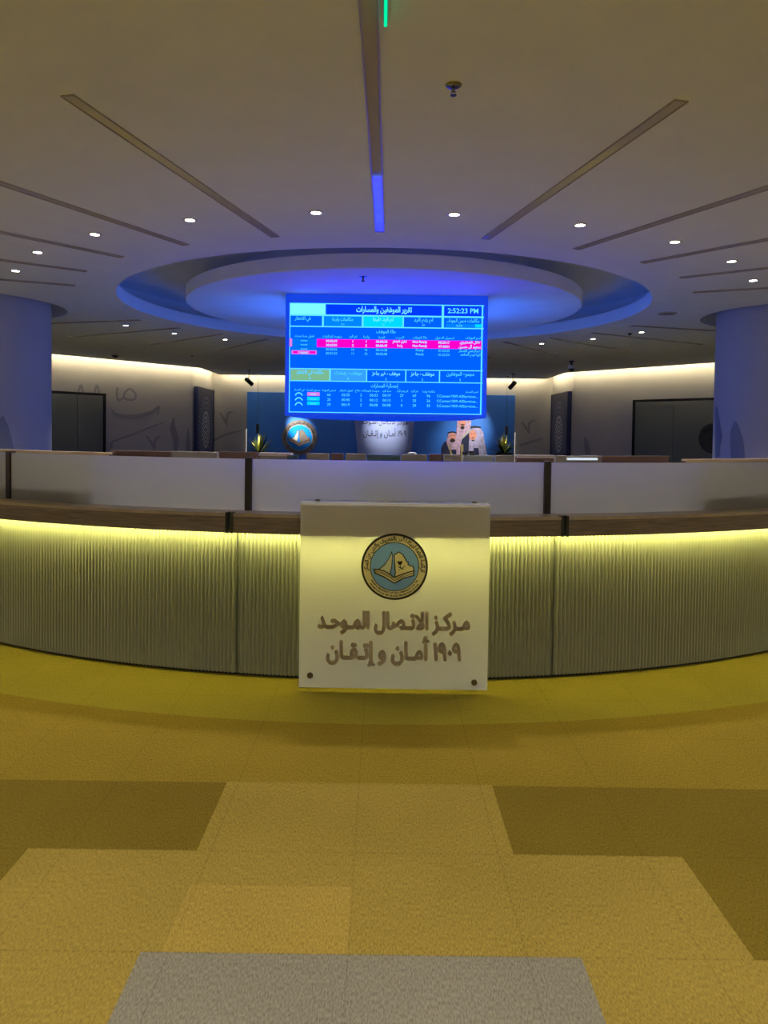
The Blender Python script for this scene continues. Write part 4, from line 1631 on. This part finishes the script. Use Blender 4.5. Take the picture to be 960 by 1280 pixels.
sl_proto = None
for k in list(range(-12, 13)):
    aa = STEP * k
    if abs(k) in (6, 7):
        continue
    side = 'left' if k < 0 else 'right'
    if k == 0:
        lab = 'unlit slot light in the ceiling, the centre one reflecting the blue screen'
    elif abs(k) <= 5:
        lab = 'unlit slot light in the ceiling, %s one %s of the centre slot' % (ordn[abs(k) - 1], side)
    else:
        lab = 'unlit slot light in the far ceiling, %s one %s of the screen' % (ordn[min(4, 12 - abs(k))], side)
    a = R_(aa + SOFF)
    if sl_proto is None:
        sl_proto = make_slot(lab, 3.74 - 0.4, 6.33 - 0.4)
        base = sl_proto
    # the thing's origin sits 0.4 m out from the ring's middle, along its own line
    p = on_arc(0.4, a, ZC)
    if k == -12:
        base.location = p
        base.rotation_euler = (0, 0, a)
    elif k == 0:
        o = make_slot(lab, 3.82 - 0.4, 7.8 - 0.4)
        o.location = p
        o.rotation_euler = (0, 0, a)
    else:
        dup(base, p, a, lab)

# ------------------------------------------------------------------ small ceiling things
p = at_z(567, 106, ZC)
th = thing('sprinkler', 'chrome sprinkler head in the near ceiling right of the centre slot', 'sprinkler', tuple(p))
MB().lathe([(0.004, -0.012), (0.018, -0.014), (0.036, -0.006), (0.039, 0.0)], 32).build('escutcheon', M_['chrome'], th, world=False, smooth=40)
MB().lathe([(0.008, -0.012), (0.009, -0.03), (0.005, -0.034)], 16, None, cap1=True).build('body', M_['chrome'], th, world=False)
arms = MB()
for s_ in (-1, 1):
    arms.tube([(s_ * 0.006, 0, -0.028), (s_ * 0.011, 0, -0.036), (s_ * 0.003, 0, -0.047)], 0.002, 6)
arms.build('frame_arm', M_['chrome'], th, world=False)
dfl = MB()
for k in range(10):
    a = 2 * PI * k / 10
    dfl.box(0.002, 0.014, -0.0028, 0.0028, -0.049, -0.047, Matrix.Rotation(a, 4, 'Z'))
dfl.build('deflector', M_['dark'], th, world=False)

p = at_z(454, 346, ZC)
th = thing('sprinkler', 'small dark sprinkler head under the ceiling disc above the screen', 'sprinkler', tuple(p))
MB().lathe([(0.004, -0.01), (0.03, -0.008), (0.045, 0.0)], 24).build('escutcheon', M_['chrome'], th, world=False, smooth=40)
MB().lathe([(0.008, -0.01), (0.010, -0.035), (0.006, -0.045)], 14, None, cap1=True).build('body', M_['dark'], th, world=False)
MB().lathe([(0.02, -0.045), (0.02, -0.049)], 14, None, cap0=True, cap1=True).build('deflector', M_['dark'], th, world=False)

for px, py, lab in ((144, 444, 'round dark smoke detector on the far ceiling left of the screen'), (240, 444.5, 'small dark smoke detector on the far ceiling between slots')):
    p = at_z(px, py, ZC)
    k = 1.0 if px < 200 else 0.45
    th = thing('smoke_detector', lab, 'smoke detector', tuple(p))
    MB().lathe([(0.075 * k, 0), (0.075 * k, -0.02 * k), (0.06 * k, -0.03 * k)], 28, None).build('base', M_['chrome'], th, world=False, smooth=40)
    MB().lathe([(0.055 * k, -0.028 * k), (0.05 * k, -0.05 * k), (0.02 * k, -0.058 * k)], 28, None, cap1=True).build('sensor', M_['dark'], th, world=False, smooth=40)

p = at_z(834, 391.5, ZC)
th = thing('ceiling_speaker', 'round flush ceiling speaker left of the right column', 'speaker', tuple(p))
MB().lathe([(0.125, 0), (0.12, -0.008), (0.105, -0.008)], 36).build('rim', M_['slotframe'], th, world=False, smooth=40)
gr = MB()
for r0, r1 in ((0.001, 0.02), (0.025, 0.045), (0.05, 0.07), (0.075, 0.105)):
    gr.lathe([(r0, -0.006), (r1, -0.006)], 36)
gr.lathe([(0.001, -0.003), (0.106, -0.003)], 36)
gr.build('grille', M_['slot'], th, world=False)

p = at_z(714.5, 451, ZC)
th = thing('dome_camera', 'black ceiling camera above the right corner of the back wall', 'camera', tuple(p))
MB().lathe([(0.055, 0), (0.055, -0.03), (0.02, -0.032), (0.02, -0.10)], 24, None).build('mount', M_['dark'], th, world=False, smooth=40)
MB().lathe([(0.075, -0.10), (0.075, -0.16), (0.068, -0.17)], 28, None, cap0=True).build('body', M_['paper'], th, world=False, smooth=40)
dome = [(0.066 * math.cos(a), -0.17 - 0.066 * math.sin(a)) for a in [k * PI / 2 / 8 for k in range(9)]]
MB().lathe(dome, 28).build('dome', M_['dark'], th, world=False, smooth=60)

p = at_z(787.5, 416.5, ZC)
th = thing('motion_sensor', 'small dark sensor beside a downlight left of the right column', 'sensor', tuple(p))
MB().lathe([(0.035, 0), (0.035, -0.012), (0.026, -0.014)], 20).build('base', M_['dark'], th, world=False, smooth=40)
MB().lathe([(0.024, -0.013), (0.02, -0.03), (0.008, -0.037)], 20, None, cap1=True).build('lens', M_['dark'], th, world=False, smooth=60)

# green lit strip hanging beside the centre slot
pe = at_z(482, 33, ZC - 0.03)
th = thing('green_light_strip', 'thin glowing green strip beside the centre ceiling slot, cut by the top edge', 'light strip', (pe.x, pe.y, ZC))
MB().box(-0.010, 0.010, -0.62, 0.0, -0.018, 0.0).build('channel', M_['slotframe'], th, world=False)
MB().box(-0.006, 0.006, -0.62, 0.0, -0.032, -0.018).build('lit_edge', M_['green'], th, world=False)
